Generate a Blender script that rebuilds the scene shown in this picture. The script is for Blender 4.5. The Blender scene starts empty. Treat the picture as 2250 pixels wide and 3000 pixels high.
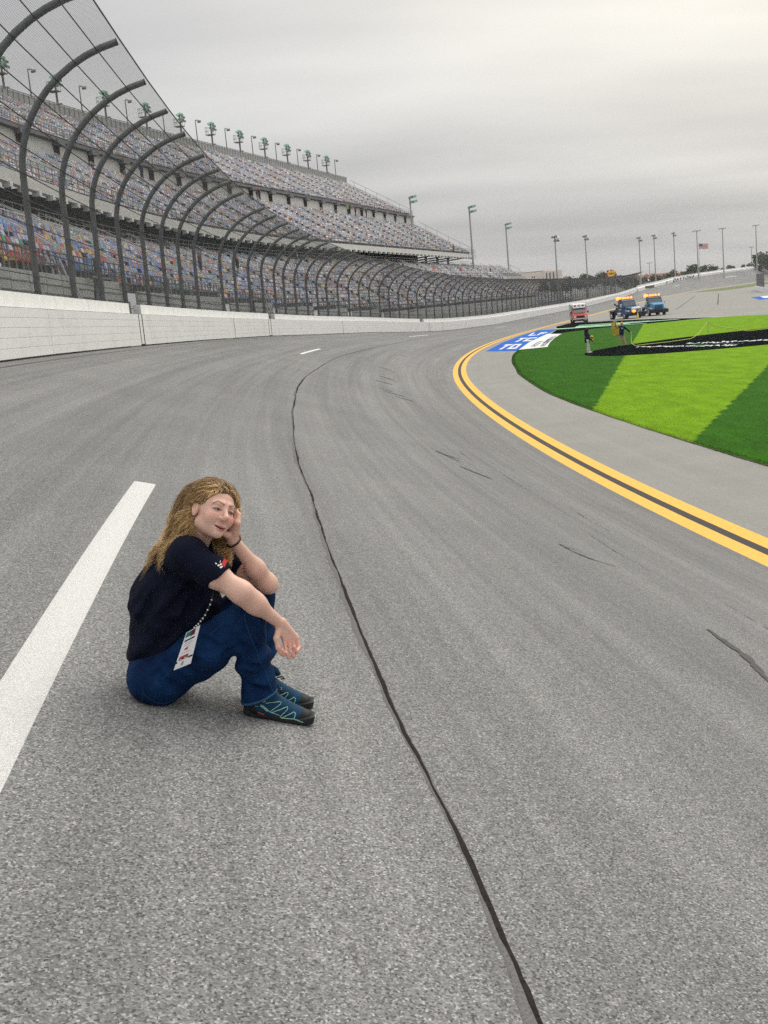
import bpy, bmesh, math, random
import numpy as np
from mathutils import Vector, Matrix
rad = math.radians
SC = bpy.context.scene
COL = SC.collection
# ------------------------------------------------------------------ camera
EYE = 4.2
cd = bpy.data.cameras.new('camera'); CAM = bpy.data.objects.new('camera', cd); COL.objects.link(CAM)
cd.sensor_fit = 'HORIZONTAL'; cd.sensor_width = 36.0; cd.lens = 36.0*3300/2250
cd.clip_start = 0.05; cd.clip_end = 6000
_p, _r = rad(10.161), rad(5.3)
_fw = Vector((0, math.cos(_p), -math.sin(_p))); _up = Vector((0, math.sin(_p), math.cos(_p))); _rt = Vector((1, 0, 0))
_u = _rt*math.cos(_r)-_up*math.sin(_r); _v = _rt*math.sin(_r)+_up*math.cos(_r)
CAM.matrix_world = Matrix(((_u.x, _v.x, -_fw.x, 0), (_u.y, _v.y, -_fw.y, 0), (_u.z, _v.z, -_fw.z, EYE), (0, 0, 0, 1)))
SC.camera = CAM
# ------------------------------------------------------------------ overcast sky
SUN_EL, SUN_AZ = rad(47), rad(38)            # azimuth from +Y towards +X
W = bpy.data.worlds.new('World'); SC.world = W; W.use_nodes = True
nt = W.node_tree; nt.nodes.clear()
def N(tree, kind, **kw):
    n = tree.nodes.new(kind)
    for k, v in kw.items(): setattr(n, k, v)
    return n
def L(tree, a, b): tree.links.new(a, b)
out = N(nt, 'ShaderNodeOutputWorld'); bg = N(nt, 'ShaderNodeBackground'); L(nt, bg.outputs[0], out.inputs[0])
sky = N(nt, 'ShaderNodeTexSky', sky_type='NISHITA', sun_disc=False, sun_elevation=SUN_EL, sun_rotation=SUN_AZ, air_density=1.0, dust_density=4.0)
tc = N(nt, 'ShaderNodeTexCoord')
sep = N(nt, 'ShaderNodeSeparateXYZ'); L(nt, tc.outputs['Generated'], sep.inputs[0])
# cloud deck: a plane above the camera, so the cloud streaks stretch towards the horizon
zc = N(nt, 'ShaderNodeMath', operation='MAXIMUM'); L(nt, sep.outputs[2], zc.inputs[0]); zc.inputs[1].default_value = 0.0
za = N(nt, 'ShaderNodeMath', operation='ADD'); L(nt, zc.outputs[0], za.inputs[0]); za.inputs[1].default_value = 0.16
dv = N(nt, 'ShaderNodeVectorMath', operation='DIVIDE'); L(nt, tc.outputs['Generated'], dv.inputs[0])
cmb = N(nt, 'ShaderNodeCombineXYZ')
for i in range(3): L(nt, za.outputs[0], cmb.inputs[i])
L(nt, cmb.outputs[0], dv.inputs[1])
mp = N(nt, 'ShaderNodeMapping'); L(nt, dv.outputs[0], mp.inputs[0]); mp.inputs['Scale'].default_value = (0.55, 1.25, 0.0); mp.inputs['Rotation'].default_value = (0, 0, rad(-14)); mp.inputs['Location'].default_value = (1.9, 0.35, 0)
cl = N(nt, 'ShaderNodeTexNoise'); cl.inputs['Scale'].default_value = 1.15; cl.inputs['Detail'].default_value = 3.5; cl.inputs['Roughness'].default_value = 0.45; L(nt, mp.outputs[0], cl.inputs['Vector'])
crmp = N(nt, 'ShaderNodeValToRGB'); L(nt, cl.outputs[0], crmp.inputs[0])
crmp.color_ramp.elements[0].position = 0.3; crmp.color_ramp.elements[0].color = (0.78, 0.78, 0.79, 1)
crmp.color_ramp.elements[1].position = 0.72; crmp.color_ramp.elements[1].color = (1.12, 1.115, 1.095, 1)
# standard overcast sky: luminance (1+2 sin e)/3
ov = N(nt, 'ShaderNodeMath', operation='MULTIPLY_ADD'); L(nt, zc.outputs[0], ov.inputs[0]); ov.inputs[1].default_value = 1.55; ov.inputs[2].default_value = 1.0
ovc = N(nt, 'ShaderNodeVectorMath', operation='SCALE'); L(nt, crmp.outputs[0], ovc.inputs[0]); L(nt, ov.outputs[0], ovc.inputs['Scale'])
tint = N(nt, 'ShaderNodeVectorMath', operation='MULTIPLY'); L(nt, ovc.outputs[0], tint.inputs[0]); tint.inputs[1].default_value = (5.45, 5.45, 5.45)
mx = N(nt, 'ShaderNodeMix', data_type='RGBA'); mx.inputs[0].default_value = 0.97
# brighter, warmer cloud towards the hidden sun
sdv = N(nt, 'ShaderNodeVectorMath', operation='DOT_PRODUCT'); L(nt, tc.outputs['Generated'], sdv.inputs[0]); sdv.inputs[1].default_value = (math.sin(SUN_AZ)*math.cos(SUN_EL), math.cos(SUN_AZ)*math.cos(SUN_EL), math.sin(SUN_EL))
sgl = N(nt, 'ShaderNodeMapRange', interpolation_type='SMOOTHSTEP'); L(nt, sdv.outputs['Value'], sgl.inputs[0]); sgl.inputs[1].default_value = .58; sgl.inputs[2].default_value = 1.0; sgl.inputs[3].default_value = 0; sgl.inputs[4].default_value = 1
warm = N(nt, 'ShaderNodeMix', data_type='RGBA'); L(nt, sgl.outputs[0], warm.inputs[0]); warm.inputs[6].default_value = (1, 1, 1, 1); warm.inputs[7].default_value = (1.75, 1.65, 1.42, 1)
wm = N(nt, 'ShaderNodeVectorMath', operation='MULTIPLY'); L(nt, tint.outputs[0], wm.inputs[0]); L(nt, warm.outputs[2], wm.inputs[1])
L(nt, sky.outputs[0], mx.inputs[6]); L(nt, wm.outputs[0], mx.inputs[7])
L(nt, mx.outputs[2], bg.inputs[0]); bg.inputs[1].default_value = 0.1
# ------------------------------------------------------------------ sun behind the cloud
sl = bpy.data.lights.new('sun', 'SUN'); sl.energy = 1.15; sl.angle = rad(35); sl.color = (1.0, 0.975, 0.94)
SUN = bpy.data.objects.new('sun', sl); COL.objects.link(SUN)
_sd = Vector((math.sin(SUN_AZ)*math.cos(SUN_EL), math.cos(SUN_AZ)*math.cos(SUN_EL), math.sin(SUN_EL)))
SUN.rotation_euler = _sd.to_track_quat('Z', 'Y').to_euler(); SUN.location = (20, 20, 60)
vs = SC.view_settings; vs.view_transform = 'Standard'; vs.look = 'None'; vs.exposure = 0.0; vs.gamma = 1.0
SC.cycles.transparent_max_bounces = 16; SC.cycles.max_bounces = 6; SC.cycles.diffuse_bounces = 3
SC.cycles.use_denoising = False; SC.cycles.denoiser = 'OPENIMAGEDENOISE'; SC.cycles.denoising_input_passes = 'RGB_ALBEDO_NORMAL'; SC.cycles.denoising_prefilter = 'ACCURATE'; SC.cycles.sample_clamp_indirect = 4.0; SC.cycles.volume_bounces = 0
rnd = random.Random(7); RS = np.random.RandomState(11)
# ------------------------------------------------------------------ materials
MATS = {}
def mat(name, color=(.5, .5, .5), rough=.7, metal=0.0, spec=.3, noise=0.0, nscale=8.0, bump=0.0, bscale=60.0, attr=None, emit=None, estr=0.0, trans=0.0):
    """procedural principled material; noise = amount of colour variation, bump = fine relief"""
    if name in MATS: return MATS[name]
    m = bpy.data.materials.new(name); m.use_nodes = True; t = m.node_tree; b = t.nodes['Principled BSDF']
    b.inputs['Roughness'].default_value = rough; b.inputs['Metallic'].default_value = metal
    b.inputs['Specular IOR Level'].default_value = spec
    c4 = (*color, 1)
    tcn = N(t, 'ShaderNodeTexCoord')
    src = None
    if attr:
        a = N(t, 'ShaderNodeAttribute', attribute_name=attr); src = a.outputs['Color']
    if noise > 0:
        nz = N(t, 'ShaderNodeTexNoise'); nz.inputs['Scale'].default_value = nscale; nz.inputs['Detail'].default_value = 5; nz.inputs['Roughness'].default_value = .6
        L(t, tcn.outputs['Object'], nz.inputs['Vector'])
        mr = N(t, 'ShaderNodeMapRange'); L(t, nz.outputs[0], mr.inputs[0]); mr.inputs[1].default_value = .25; mr.inputs[2].default_value = .75
        mr.inputs[3].default_value = 1-noise; mr.inputs[4].default_value = 1+noise
        sc_ = N(t, 'ShaderNodeVectorMath', operation='SCALE'); L(t, mr.outputs[0], sc_.inputs['Scale'])
        if src is None: sc_.inputs[0].default_value = color
        else: L(t, src, sc_.inputs[0])
        src = sc_.outputs[0]
    if src is None: b.inputs['Base Color'].default_value = c4
    else: L(t, src, b.inputs['Base Color'])
    if bump > 0:
        nb = N(t, 'ShaderNodeTexNoise'); nb.inputs['Scale'].default_value = bscale; nb.inputs['Detail'].default_value = 4; L(t, tcn.outputs['Object'], nb.inputs['Vector'])
        bp = N(t, 'ShaderNodeBump'); bp.inputs['Strength'].default_value = bump; bp.inputs['Distance'].default_value = .02
        L(t, nb.outputs[0], bp.inputs['Height']); L(t, bp.outputs[0], b.inputs['Normal'])
    if emit: b.inputs['Emission Color'].default_value = (*emit, 1); b.inputs['Emission Strength'].default_value = estr
    MATS[name] = m; return m
# ------------------------------------------------------------------ object helpers
def tag(o, label=None, cat=None, group=None, kind=None):
    if label: o['label'] = label
    if cat: o['category'] = cat
    if group: o['group'] = group
    if kind: o['kind'] = kind
    return o
def empty(name, loc=(0, 0, 0), rz=0.0, label=None, cat=None, group=None):
    o = bpy.data.objects.new(name, None); COL.objects.link(o); o.location = loc; o.rotation_euler = (0, 0, rz)
    o.empty_display_size = .2
    return tag(o, label, cat, group)
def link(name, me, parent=None, loc=None, rot=None):
    o = bpy.data.objects.new(name, me); COL.objects.link(o)
    if parent is not None: o.parent = parent
    if loc is not None: o.location = loc
    if rot is not None: o.rotation_euler = rot
    return o
def dup(src, parent=None, loc=None, rz=None):
    c = src.copy(); COL.objects.link(c); c.parent = parent
    if loc is not None: c.location = loc
    if rz is not None: c.rotation_euler = (0, 0, rz)
    for ch in [x for x in bpy.data.objects if x.parent == src]: dup(ch, c)
    return c
class MB:
    """collects faces; build() links them as one mesh object"""
    def __init__(s): s.v = []; s.f = []; s.m = []; s.c = []
    def add(s, vs_, fs_, mi=0, col=None):
        b = len(s.v); s.v += [tuple(x) for x in vs_]
        for f in fs_: s.f.append(tuple(b+i for i in f)); s.m.append(mi); s.c.append(col)
        return s
    def box(s, c, d, R=None, mi=0, col=None, taper=1.0):
        x, y, z = d[0]/2, d[1]/2, d[2]/2
        P_ = [(-x, -y, -z), (x, -y, -z), (x, y, -z), (-x, y, -z), (-x*taper, -y*taper, z), (x*taper, -y*taper, z), (x*taper, y*taper, z), (-x*taper, y*taper, z)]
        c = Vector(c)
        P_ = [c+(R @ Vector(p) if R is not None else Vector(p)) for p in P_]
        return s.add(P_, [(0, 3, 2, 1), (4, 5, 6, 7), (0, 1, 5, 4), (1, 2, 6, 5), (2, 3, 7, 6), (3, 0, 4, 7)], mi, col)
    def bx(s, x0, x1, y0, y1, z0, z1, mi=0, col=None):
        return s.box(((x0+x1)/2, (y0+y1)/2, (z0+z1)/2), (x1-x0, y1-y0, z1-z0), None, mi, col)
    def tube(s, pts, r, n=6, mi=0, col=None, cap=True):
        pts = [Vector(p) for p in pts]; rs = r if isinstance(r, (list, tuple)) else [r]*len(pts)
        base = len(s.v); up = None
        for i, p in enumerate(pts):
            d = (pts[min(i+1, len(pts)-1)]-pts[max(i-1, 0)]).normalized()
            if up is None: up = d.orthogonal().normalized()
            up = (up-d*up.dot(d));
            up = up.normalized() if up.length > 1e-6 else d.orthogonal().normalized()
            sd = d.cross(up)
            for k in range(n):
                a = 2*math.pi*k/n; q = p+(up*math.cos(a)+sd*math.sin(a))*rs[i]; s.v.append((q.x, q.y, q.z))
        for i in range(len(pts)-1):
            for k in range(n):
                a = base+i*n+k; b = base+i*n+(k+1) % n
                s.f.append((a, b, b+n, a+n)); s.m.append(mi); s.c.append(col)
        if cap:
            s.f.append(tuple(base+k for k in reversed(range(n)))); s.m.append(mi); s.c.append(col)
            e = base+(len(pts)-1)*n; s.f.append(tuple(e+k for k in range(n))); s.m.append(mi); s.c.append(col)
        return s
    def cyl(s, c, r, h, axis='Z', n=12, mi=0, r2=None, col=None):
        ax = {'X': Vector((1, 0, 0)), 'Y': Vector((0, 1, 0)), 'Z': Vector((0, 0, 1))}[axis]; c = Vector(c)
        return s.tube([c-ax*h/2, c+ax*h/2], [r, r if r2 is None else r2], n, mi, col)
    def lathe(s, prof, c=(0, 0, 0), n=12, mi=0, col=None):
        b = len(s.v); c = Vector(c)
        for r, z in prof:
            for k in range(n):
                a = 2*math.pi*k/n; s.v.append((c.x+r*math.cos(a), c.y+r*math.sin(a), c.z+z))
        for i in range(len(prof)-1):
            for k in range(n):
                s.f.append((b+i*n+k, b+i*n+(k+1) % n, b+(i+1)*n+(k+1) % n, b+(i+1)*n+k)); s.m.append(mi); s.c.append(col)
        return s
    def prism(s, prof, w, axis='Y', c=(0, 0, 0), mi=0, w2=None, col=None):
        """closed outline (a, z) extruded +-w/2 along axis"""
        c = Vector(c); n = len(prof); V = []
        for sg in (-1, 1):
            for i, (a, z) in enumerate(prof):
                ww = w if w2 is None else (w2[i] if isinstance(w2, (list, tuple)) else w2)
                V.append(c+(Vector((a, sg*ww/2, z)) if axis == 'Y' else Vector((sg*ww/2, a, z))))
        F = [tuple(range(n)), tuple(reversed(range(n, 2*n)))]+[(i, n+i, n+(i+1) % n, (i+1) % n) for i in range(n)]
        return s.add(V, F, mi, col)
    def mesh(s, name, mats, smooth=False):
        me = bpy.data.meshes.new(name); me.from_pydata(s.v, [], s.f)
        for m in (mats if isinstance(mats, (list, tuple)) else [mats]): me.materials.append(m)
        me.polygons.foreach_set('material_index', s.m)
        if smooth: me.polygons.foreach_set('use_smooth', [True]*len(s.f))
        if any(c is not None for c in s.c):
            ca = me.color_attributes.new('col', 'FLOAT_COLOR', 'CORNER'); arr = []
            for f, c in zip(s.f, s.c): arr += list((*(c or (.5, .5, .5)), 1.0))*len(f)
            ca.data.foreach_set('color', arr)
        bm = bmesh.new(); bm.from_mesh(me); bmesh.ops.recalc_face_normals(bm, faces=bm.faces); bm.to_mesh(me); bm.free()
        me.update(); return me
    def build(s, name, mats, parent=None, smooth=False, loc=None, rot=None, bevel=0.0):
        o = link(name, s.mesh(name, mats, smooth), parent, loc, rot)
        if bevel > 0:
            md = o.modifiers.new('bevel', 'BEVEL'); md.width = bevel; md.segments = 2; md.limit_method = 'ANGLE'; md.angle_limit = rad(40)
        return o
def npmesh(name, V, F, mats, cols=None, smooth=False, mi=None):
    """fast mesh from numpy: V (n,3), F (m,k); cols per face (m,3)"""
    me = bpy.data.meshes.new(name); V = np.asarray(V, np.float32); F = np.asarray(F, np.int32); m, k = F.shape
    me.vertices.add(len(V)); me.vertices.foreach_set('co', V.ravel())
    me.loops.add(m*k); me.loops.foreach_set('vertex_index', F.ravel())
    me.polygons.add(m); me.polygons.foreach_set('loop_start', np.arange(0, m*k, k, dtype=np.int32))
    try: me.polygons.foreach_set('loop_total', np.full(m, k, np.int32))
    except Exception: pass
    for x in (mats if isinstance(mats, (list, tuple)) else [mats]): me.materials.append(x)
    if mi is not None: me.polygons.foreach_set('material_index', np.asarray(mi, np.int32))
    if smooth: me.polygons.foreach_set('use_smooth', np.ones(m, bool))
    me.update(calc_edges=True)
    if cols is not None:
        ca = me.color_attributes.new('col', 'FLOAT_COLOR', 'CORNER')
        c = np.concatenate([np.asarray(cols, np.float32), np.ones((m, 1), np.float32)], 1)
        ca.data.foreach_set('color', np.repeat(c, k, axis=0).ravel())
    me.validate(); return me
# ------------------------------------------------------------------ the line the track follows
_ys = np.array([-200, -60, 0, 16.5, 30, 60, 82, 110, 140, 180, 300, 400, 500, 620, 760, 900.])
_sl = np.array([-.33, -.33, -.17, -.105, -.045, .04, .125, .235, .325, .33, .33, .38, .42, .52, .68, .9])
_yy = np.arange(-200, 900, 1.0); _xx = np.cumsum(np.interp(_yy, _ys, _sl)); _xx += 4.1-np.interp(46.9, _yy, _xx)
_P = np.stack([_xx, _yy], 1); _T = np.gradient(_P, axis=0); _T /= np.linalg.norm(_T, axis=1)[:, None]
_arc = np.concatenate([[0], np.cumsum(np.linalg.norm(np.diff(_P, axis=0), axis=1))]); _arc -= np.interp(0, _yy, _arc)
_WS = [-300, 25, 41, 58, 78, 104, 118, 141, 154, 182, 260, 305, 377, 435, 488, 532, 612, 693, 793, 960]
_WZ = [3.9, 3.87, 3.72, 3.49, 3.11, 2.36, 1.9, .93, .57, .2, .2, .26, .91, 2.46, 3.44, 4.6, 5.88, 6.95, 8.06, 8.3]
_ss = np.arange(-300, 961, 1.0); _wz = np.interp(_ss, _WS, _WZ); _k = np.hanning(25); _k /= _k.sum()
_wz = np.convolve(np.pad(_wz, 12, mode='edge'), _k, 'valid')
TW = 12.5
def wz(s): return np.interp(s, _ss, _wz)          # wall base height
def path(s):
    p = np.array([np.interp(s, _arc, _P[:, 0]), np.interp(s, _arc, _P[:, 1])])
    t = np.array([np.interp(s, _arc, _T[:, 0]), np.interp(s, _arc, _T[:, 1])]); t = t/np.linalg.norm(t, axis=0)
    return p, t
def pt(s, o, z=0.0):
    """world point at distance s along the track, o outwards from the yellow line"""
    p, t = path(s); return Vector((float(p[0]-t[1]*o), float(p[1]+t[0]*o), float(z)))
def pts(s, o):
    s = np.asarray(s, float); p, t = path(s); return p[0]-t[1]*o, p[1]+t[0]*o
def heading(s):
    p, t = path(s); return math.atan2(t[1], t[0])
def tz(s, o):
    """height of the banked surface"""
    w = wz(s); q = np.clip(np.asarray(o, float)/TW, 0, 1); k = np.clip((160-np.asarray(s, float))/80, 0, 1)
    return w*q+.08*w*4*q*(1-q)*k
def strip(name, S, O, Z, m, uv=True, parent=None, smooth=True):
    """grid over arrays S (stations) x O (offset list or function of s); Z(s,o) height"""
    S = np.asarray(S, float); nO = len(O) if not callable(O) else len(O(S[0])); V = []; UV = []
    for s in S:
        os_ = O(s) if callable(O) else O
        x, y = pts(np.full(nO, s), np.asarray(os_, float)); z = Z(np.full(nO, s), np.asarray(os_, float))*np.ones(nO)
        V.append(np.stack([x, y, z], 1)); UV.append(np.stack([np.full(nO, s), np.asarray(os_, float)], 1))
    V = np.concatenate(V); UV = np.concatenate(UV); n = len(S); F = []
    idx = np.arange(n*nO).reshape(n, nO)
    F = np.stack([idx[:-1, :-1], idx[:-1, 1:], idx[1:, 1:], idx[1:, :-1]], -1).reshape(-1, 4)[:, ::-1]
    me = npmesh(name, V, F, m, smooth=smooth)
    if uv:
        ul = me.uv_layers.new(name='UVMap'); li = np.empty(len(me.loops), np.int32); me.loops.foreach_get('vertex_index', li)
        ul.data.foreach_set('uv', UV[li].astype(np.float32).ravel())
    return link(name, me, parent)
def poly(name, pts2, z, m, parent=None):
    mb = MB(); mb.add([(x, y, z) for x, y in pts2], [tuple(range(len(pts2)))])
    o = mb.build(name, m, parent)
    return o
# ================================================================== ground and track
def asphalt_mat(name, base, streak=.12, grain=.55, gscale=120.0, warm=(1, 1, 1), uv=True, stones=False):
    m = bpy.data.materials.new(name); m.use_nodes = True; t = m.node_tree; b = t.nodes['Principled BSDF']
    b.inputs['Roughness'].default_value = .88; b.inputs['Specular IOR Level'].default_value = .22
    tc_ = N(t, 'ShaderNodeTexCoord'); obj_ = tc_.outputs['Object']
    def noise(scale, detail=3, rough=.6, vec=None):
        n = N(t, 'ShaderNodeTexNoise'); n.inputs['Scale'].default_value = scale; n.inputs['Detail'].default_value = detail; n.inputs['Roughness'].default_value = rough
        L(t, vec or obj_, n.inputs['Vector']); return n.outputs[0]
    def rng(x, a, b_, lo, hi):
        r = N(t, 'ShaderNodeMapRange'); L(t, x, r.inputs[0]); r.inputs[1].default_value = a; r.inputs[2].default_value = b_; r.inputs[3].default_value = lo; r.inputs[4].default_value = hi; return r.outputs[0]
    def mul(a, b_):
        k = N(t, 'ShaderNodeMath', operation='MULTIPLY'); L(t, a, k.inputs[0]); L(t, b_, k.inputs[1]); return k.outputs[0]
    vor = N(t, 'ShaderNodeTexVoronoi'); vor.inputs['Scale'].default_value = gscale; L(t, obj_, vor.inputs['Vector'])
    g1 = rng(vor.outputs['Color'], 0, 1, 1-grain, 1+grain)
    if stones:   # pale and dark aggregate showing in a mid grey binder
        cr = N(t, 'ShaderNodeValToRGB'); L(t, vor.outputs['Color'], cr.inputs[0]); e = cr.color_ramp.elements; e[0].position = .12; e[0].color = (.36, .36, .36, 1); e[1].position = 1.0; e[1].color = (2.3, 2.3, 2.3, 1)
        for p_, v_ in ((.35, .75), (.65, 1.0), (.82, 1.45)): x_ = e.new(p_); x_.color = (v_, v_, v_, 1)
        g1 = cr.outputs[0]
    g2 = rng(noise(gscale*2.3, 2, .7), .3, .7, 1-grain*.35, 1+grain*.35)
    g3 = rng(noise(gscale*.28, 3), .3, .7, 1-grain*.1, 1+grain*.1)
    bigv = rng(noise(.35, 4), .3, .7, .93, 1.07)
    v = mul(mul(mul(g1, g2), g3), bigv)
    if uv:
        mp_ = N(t, 'ShaderNodeMapping'); L(t, tc_.outputs['UV'], mp_.inputs[0]); mp_.inputs['Scale'].default_value = (.018, 1.0, 1)
        v = mul(v, rng(noise(1.3, 4, .65, mp_.outputs[0]), .3, .7, 1-streak, 1+streak))
        mp2 = N(t, 'ShaderNodeMapping'); L(t, tc_.outputs['UV'], mp2.inputs[0]); mp2.inputs['Scale'].default_value = (.05, 6.0, 1)
        v = mul(v, rng(noise(1.0, 3, .6, mp2.outputs[0]), .3, .7, 1-streak*.45, 1+streak*.45))
    sc_ = N(t, 'ShaderNodeVectorMath', operation='SCALE'); sc_.inputs[0].default_value = tuple(base*w for w in warm); L(t, v, sc_.inputs['Scale'])
    L(t, sc_.outputs[0], b.inputs['Base Color'])
    bp = N(t, 'ShaderNodeBump'); bp.inputs['Strength'].default_value = .55; bp.inputs['Distance'].default_value = .006; L(t, vor.outputs['Distance'], bp.inputs['Height']); L(t, bp.outputs[0], b.inputs['Normal'])
    return m
M_TRACK = asphalt_mat('track asphalt', .215, streak=.2, grain=.75, gscale=150, warm=(1.0, 1.0, 1.0), stones=True)
M_APRON = asphalt_mat('apron asphalt', .27, streak=.05, grain=.3, gscale=90, warm=(1.0, .985, .93))
M_GROUND = mat('dry ground', (.2, .2, .15), .95, noise=.3, nscale=.05)
# far ground reaching the horizon
g = MB(); g.cyl((100, 300, -.9), 1600, .8, n=96); tag(g.build('ground', M_GROUND), kind='structure')
tag(strip('infield_asphalt', np.arange(-60, 940, 8.0), [-150, -100, -60, -30, -12, -5, -.05], lambda s, o: 0*o, M_APRON), kind='structure')
S_T = np.concatenate([np.arange(-40, 30, 1.0), np.arange(30, 160, 2.0), np.arange(160, 940, 5.0)])
tag(strip('track_surface', S_T, list(np.linspace(-.05, TW+.15, 22)), lambda s, o: tz(s, o)+.0*o, M_TRACK), kind='structure')
# ---- yellow double line
M_YEL = mat('yellow line paint', (.8, .47, .09), .8, noise=.16, nscale=14, bump=.25, bscale=160)
M_DARKLINE = mat('dark line gap', (.05, .045, .045), .85, noise=.25, nscale=20)
S_Y = np.concatenate([np.arange(-40, 200, 2.0), np.arange(200, 935, 6.0)])
root = empty('yellow_double_line', tuple(pt(20, -.3, 0)), 0, 'yellow double boundary line with dark centre stripe along the track', 'line')
def four(a, b, f=.12): w_ = (b-a)*f; return [a, a+w_, b-w_, b]
def rel(o, par):
    o.parent = par; o.matrix_parent_inverse = Matrix.Translation(par.location).inverted(); return o
rel(strip('outer_stripe', S_Y, [-.34, -.0], lambda s, o: .006+0*o, M_YEL), root)
rel(strip('centre_stripe', S_Y, [-.53, -.34], lambda s, o: .005+0*o, M_DARKLINE), root)
rel(strip('inner_stripe', S_Y, [-.85, -.53], lambda s, o: .006+0*o, M_YEL), root)
# ---- white lane dashes
M_WHITE = mat('white road paint', (.76, .76, .75), .8, noise=.2, nscale=85, bump=.9, bscale=120)
dash_lab = ['broad white dash beside the seated woman, nearest the camera', 'white lane dash ahead on the banked track, second from the camera', 'white lane dash before the pale barrier, third from the camera',
            'white lane dash short of the red ambulance, fourth from the camera', 'tiny white dash on the far banking above the tow trucks', 'small white dash on the far banking below the wall lettering', 'white dash on the far turn at the right edge']
for i, (a, b_, oc0, oc1, w_) in enumerate([(1.2, 11.45, 8.45, 8.235, .195), (56.2, 66.2, 7.63, 7.58, .17), (109.8, 118.5, 7.3, 7.15, .17), (156.3, 163, 7.2, 6.9, .17), (402, 413.5, 9.03, 9.03, .2), (495, 515.5, 9.13, 8.86, .22), (657, 688.5, 8.36, 8.26, .25)]):
    S_ = np.linspace(a, b_, 14)
    o = strip('lane_dash', S_, lambda s, a=a, b_=b_, oc0=oc0, oc1=oc1, w_=w_: four(oc0+(oc1-oc0)*(s-a)/(b_-a)-w_/2, oc0+(oc1-oc0)*(s-a)/(b_-a)+w_/2, .05), lambda s, o: tz(s, o)+np.array([-.002, .004, .004, -.002]), M_WHITE)
    tag(o, dash_lab[i], 'lane dash', 'white lane dashes')
# ---- sealed seam running up the track
M_TAR = mat('tar seam', (.028, .024, .023), .95, spec=.05, noise=.5, nscale=60)
M_TARB = mat('tar sealant smear', (.15, .148, .149), .95, spec=.05, noise=.45, nscale=110)
se_s = [-2, 3.58, 4.68, 5.91, 8.37, 10.82, 12.67, 14.41, 16.66, 20.38, 24.23, 27.84, 31.97, 38.29, 45.77, 60, 76.8, 94.7, 109.5, 125]
se_o = [6.9, 6.89, 6.85, 6.85, 6.78, 6.71, 6.65, 6.65, 6.61, 6.52, 6.48, 6.43, 6.45, 6.38, 6.21, 6.05, 5.63, 5.55, 5.65, 5.6]
S_s = np.concatenate([np.arange(-1, 16, .06), np.arange(16, 60, .3), np.arange(60, 125, 1.5)])
wob = np.cumsum(RS.randn(len(S_s)))*.0016; wob -= np.convolve(np.pad(wob, 15, mode='edge'), np.ones(31)/31, 'valid')
wid = np.clip(.0088+.003*np.convolve(RS.randn(len(S_s)), np.ones(9)/3, 'same'), .005, .014)*np.interp(S_s, [0, 12, 30, 60, 125], [1, 1.15, 1.7, 2.2, 2.2])
def seam_o(s): return np.interp(s, se_s, se_o)+np.interp(s, S_s, wob)
sr = empty('tar_seam', tuple(pt(8, 6.8, float(tz(8, 6.8)))), 0, 'dark wavering tar seam running up the track surface', 'seam')
band = np.convolve(RS.rand(len(S_s)), np.ones(25)/25, 'same')
bl = .006+.075*np.clip(band-.42, 0, .2)*5*(.6+.4*np.sin(S_s*.9)); br = .008+.016*np.clip(np.roll(band, 40)-.45, 0, .2)*5
rel(strip('sealant', S_s, lambda s: four(seam_o(s)-float(np.interp(s, S_s, br)), seam_o(s)+.01+float(np.interp(s, S_s, bl))), lambda s, o: tz(s, o)+np.array([-.002, .0022, .0022, -.002]), M_TARB), sr)
rel(strip('crack_line', S_s, lambda s: four(seam_o(s)-float(np.interp(s, S_s, wid)), seam_o(s)+float(np.interp(s, S_s, wid)), .25), lambda s, o: tz(s, o)+np.array([.0, .0042, .0042, .0]), M_TAR), sr)
# ---- short cracks and rubber marks
M_CRK = mat('rubber and crack marks', (.075, .073, .072), .85, noise=.4, nscale=18)
def mark(pl, w, label):
    pl = np.array(pl, float); k = np.linspace(0, 1, 26); d = np.concatenate([[0], np.cumsum(np.hypot(*np.diff(pl, axis=0).T))]); d /= d[-1]
    S_ = np.interp(k, d, pl[:, 0]); O_ = np.interp(k, d, pl[:, 1]); ww = w*np.sin(np.pi*np.clip(k, .04, .97))**.5*(.55+.75*RS.rand(26))
    V = []
    for s, o, h in zip(S_, O_, ww):
        for sg in (-1, 1):
            oo = o+sg*h/2+.004*RS.randn(); p = pt(s, oo, float(tz(s, oo))+.006); V.append(p)
    o = MB().add(V, [(2*i, 2*i+1, 2*i+3, 2*i+2) for i in range(25)]).build('track_mark', M_CRK)
    tag(o, label, 'crack')
mark([(9.3, 3.8), (9.0, 3.83), (8.5, 3.87), (7.8, 4.05)], .075, 'thick dark repaired crack at the right edge of the track')
mark([(12.25, 3.98), (11.95, 3.86), (11.8, 3.62)], .05, 'hooked dark crack in the middle right of the track')
mark([(12.1, 3.96), (12.6, 4.02), (12.35, 3.86)], .025, 'small curl of a crack beside the hooked crack')
mark([(21.9, 3.85), (21.5, 3.76), (21.25, 3.48)], .13, 'upper small dark nick in the track surface')
mark([(19.75, 3.76), (19.35, 3.62), (18.75, 3.4)], .12, 'lower small dark nick in the track surface')
mark([(21.5, 3.8), (20.95, 3.66), (20.7, 3.55)], .05, 'thin tail under the upper dark nick on the track')
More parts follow.
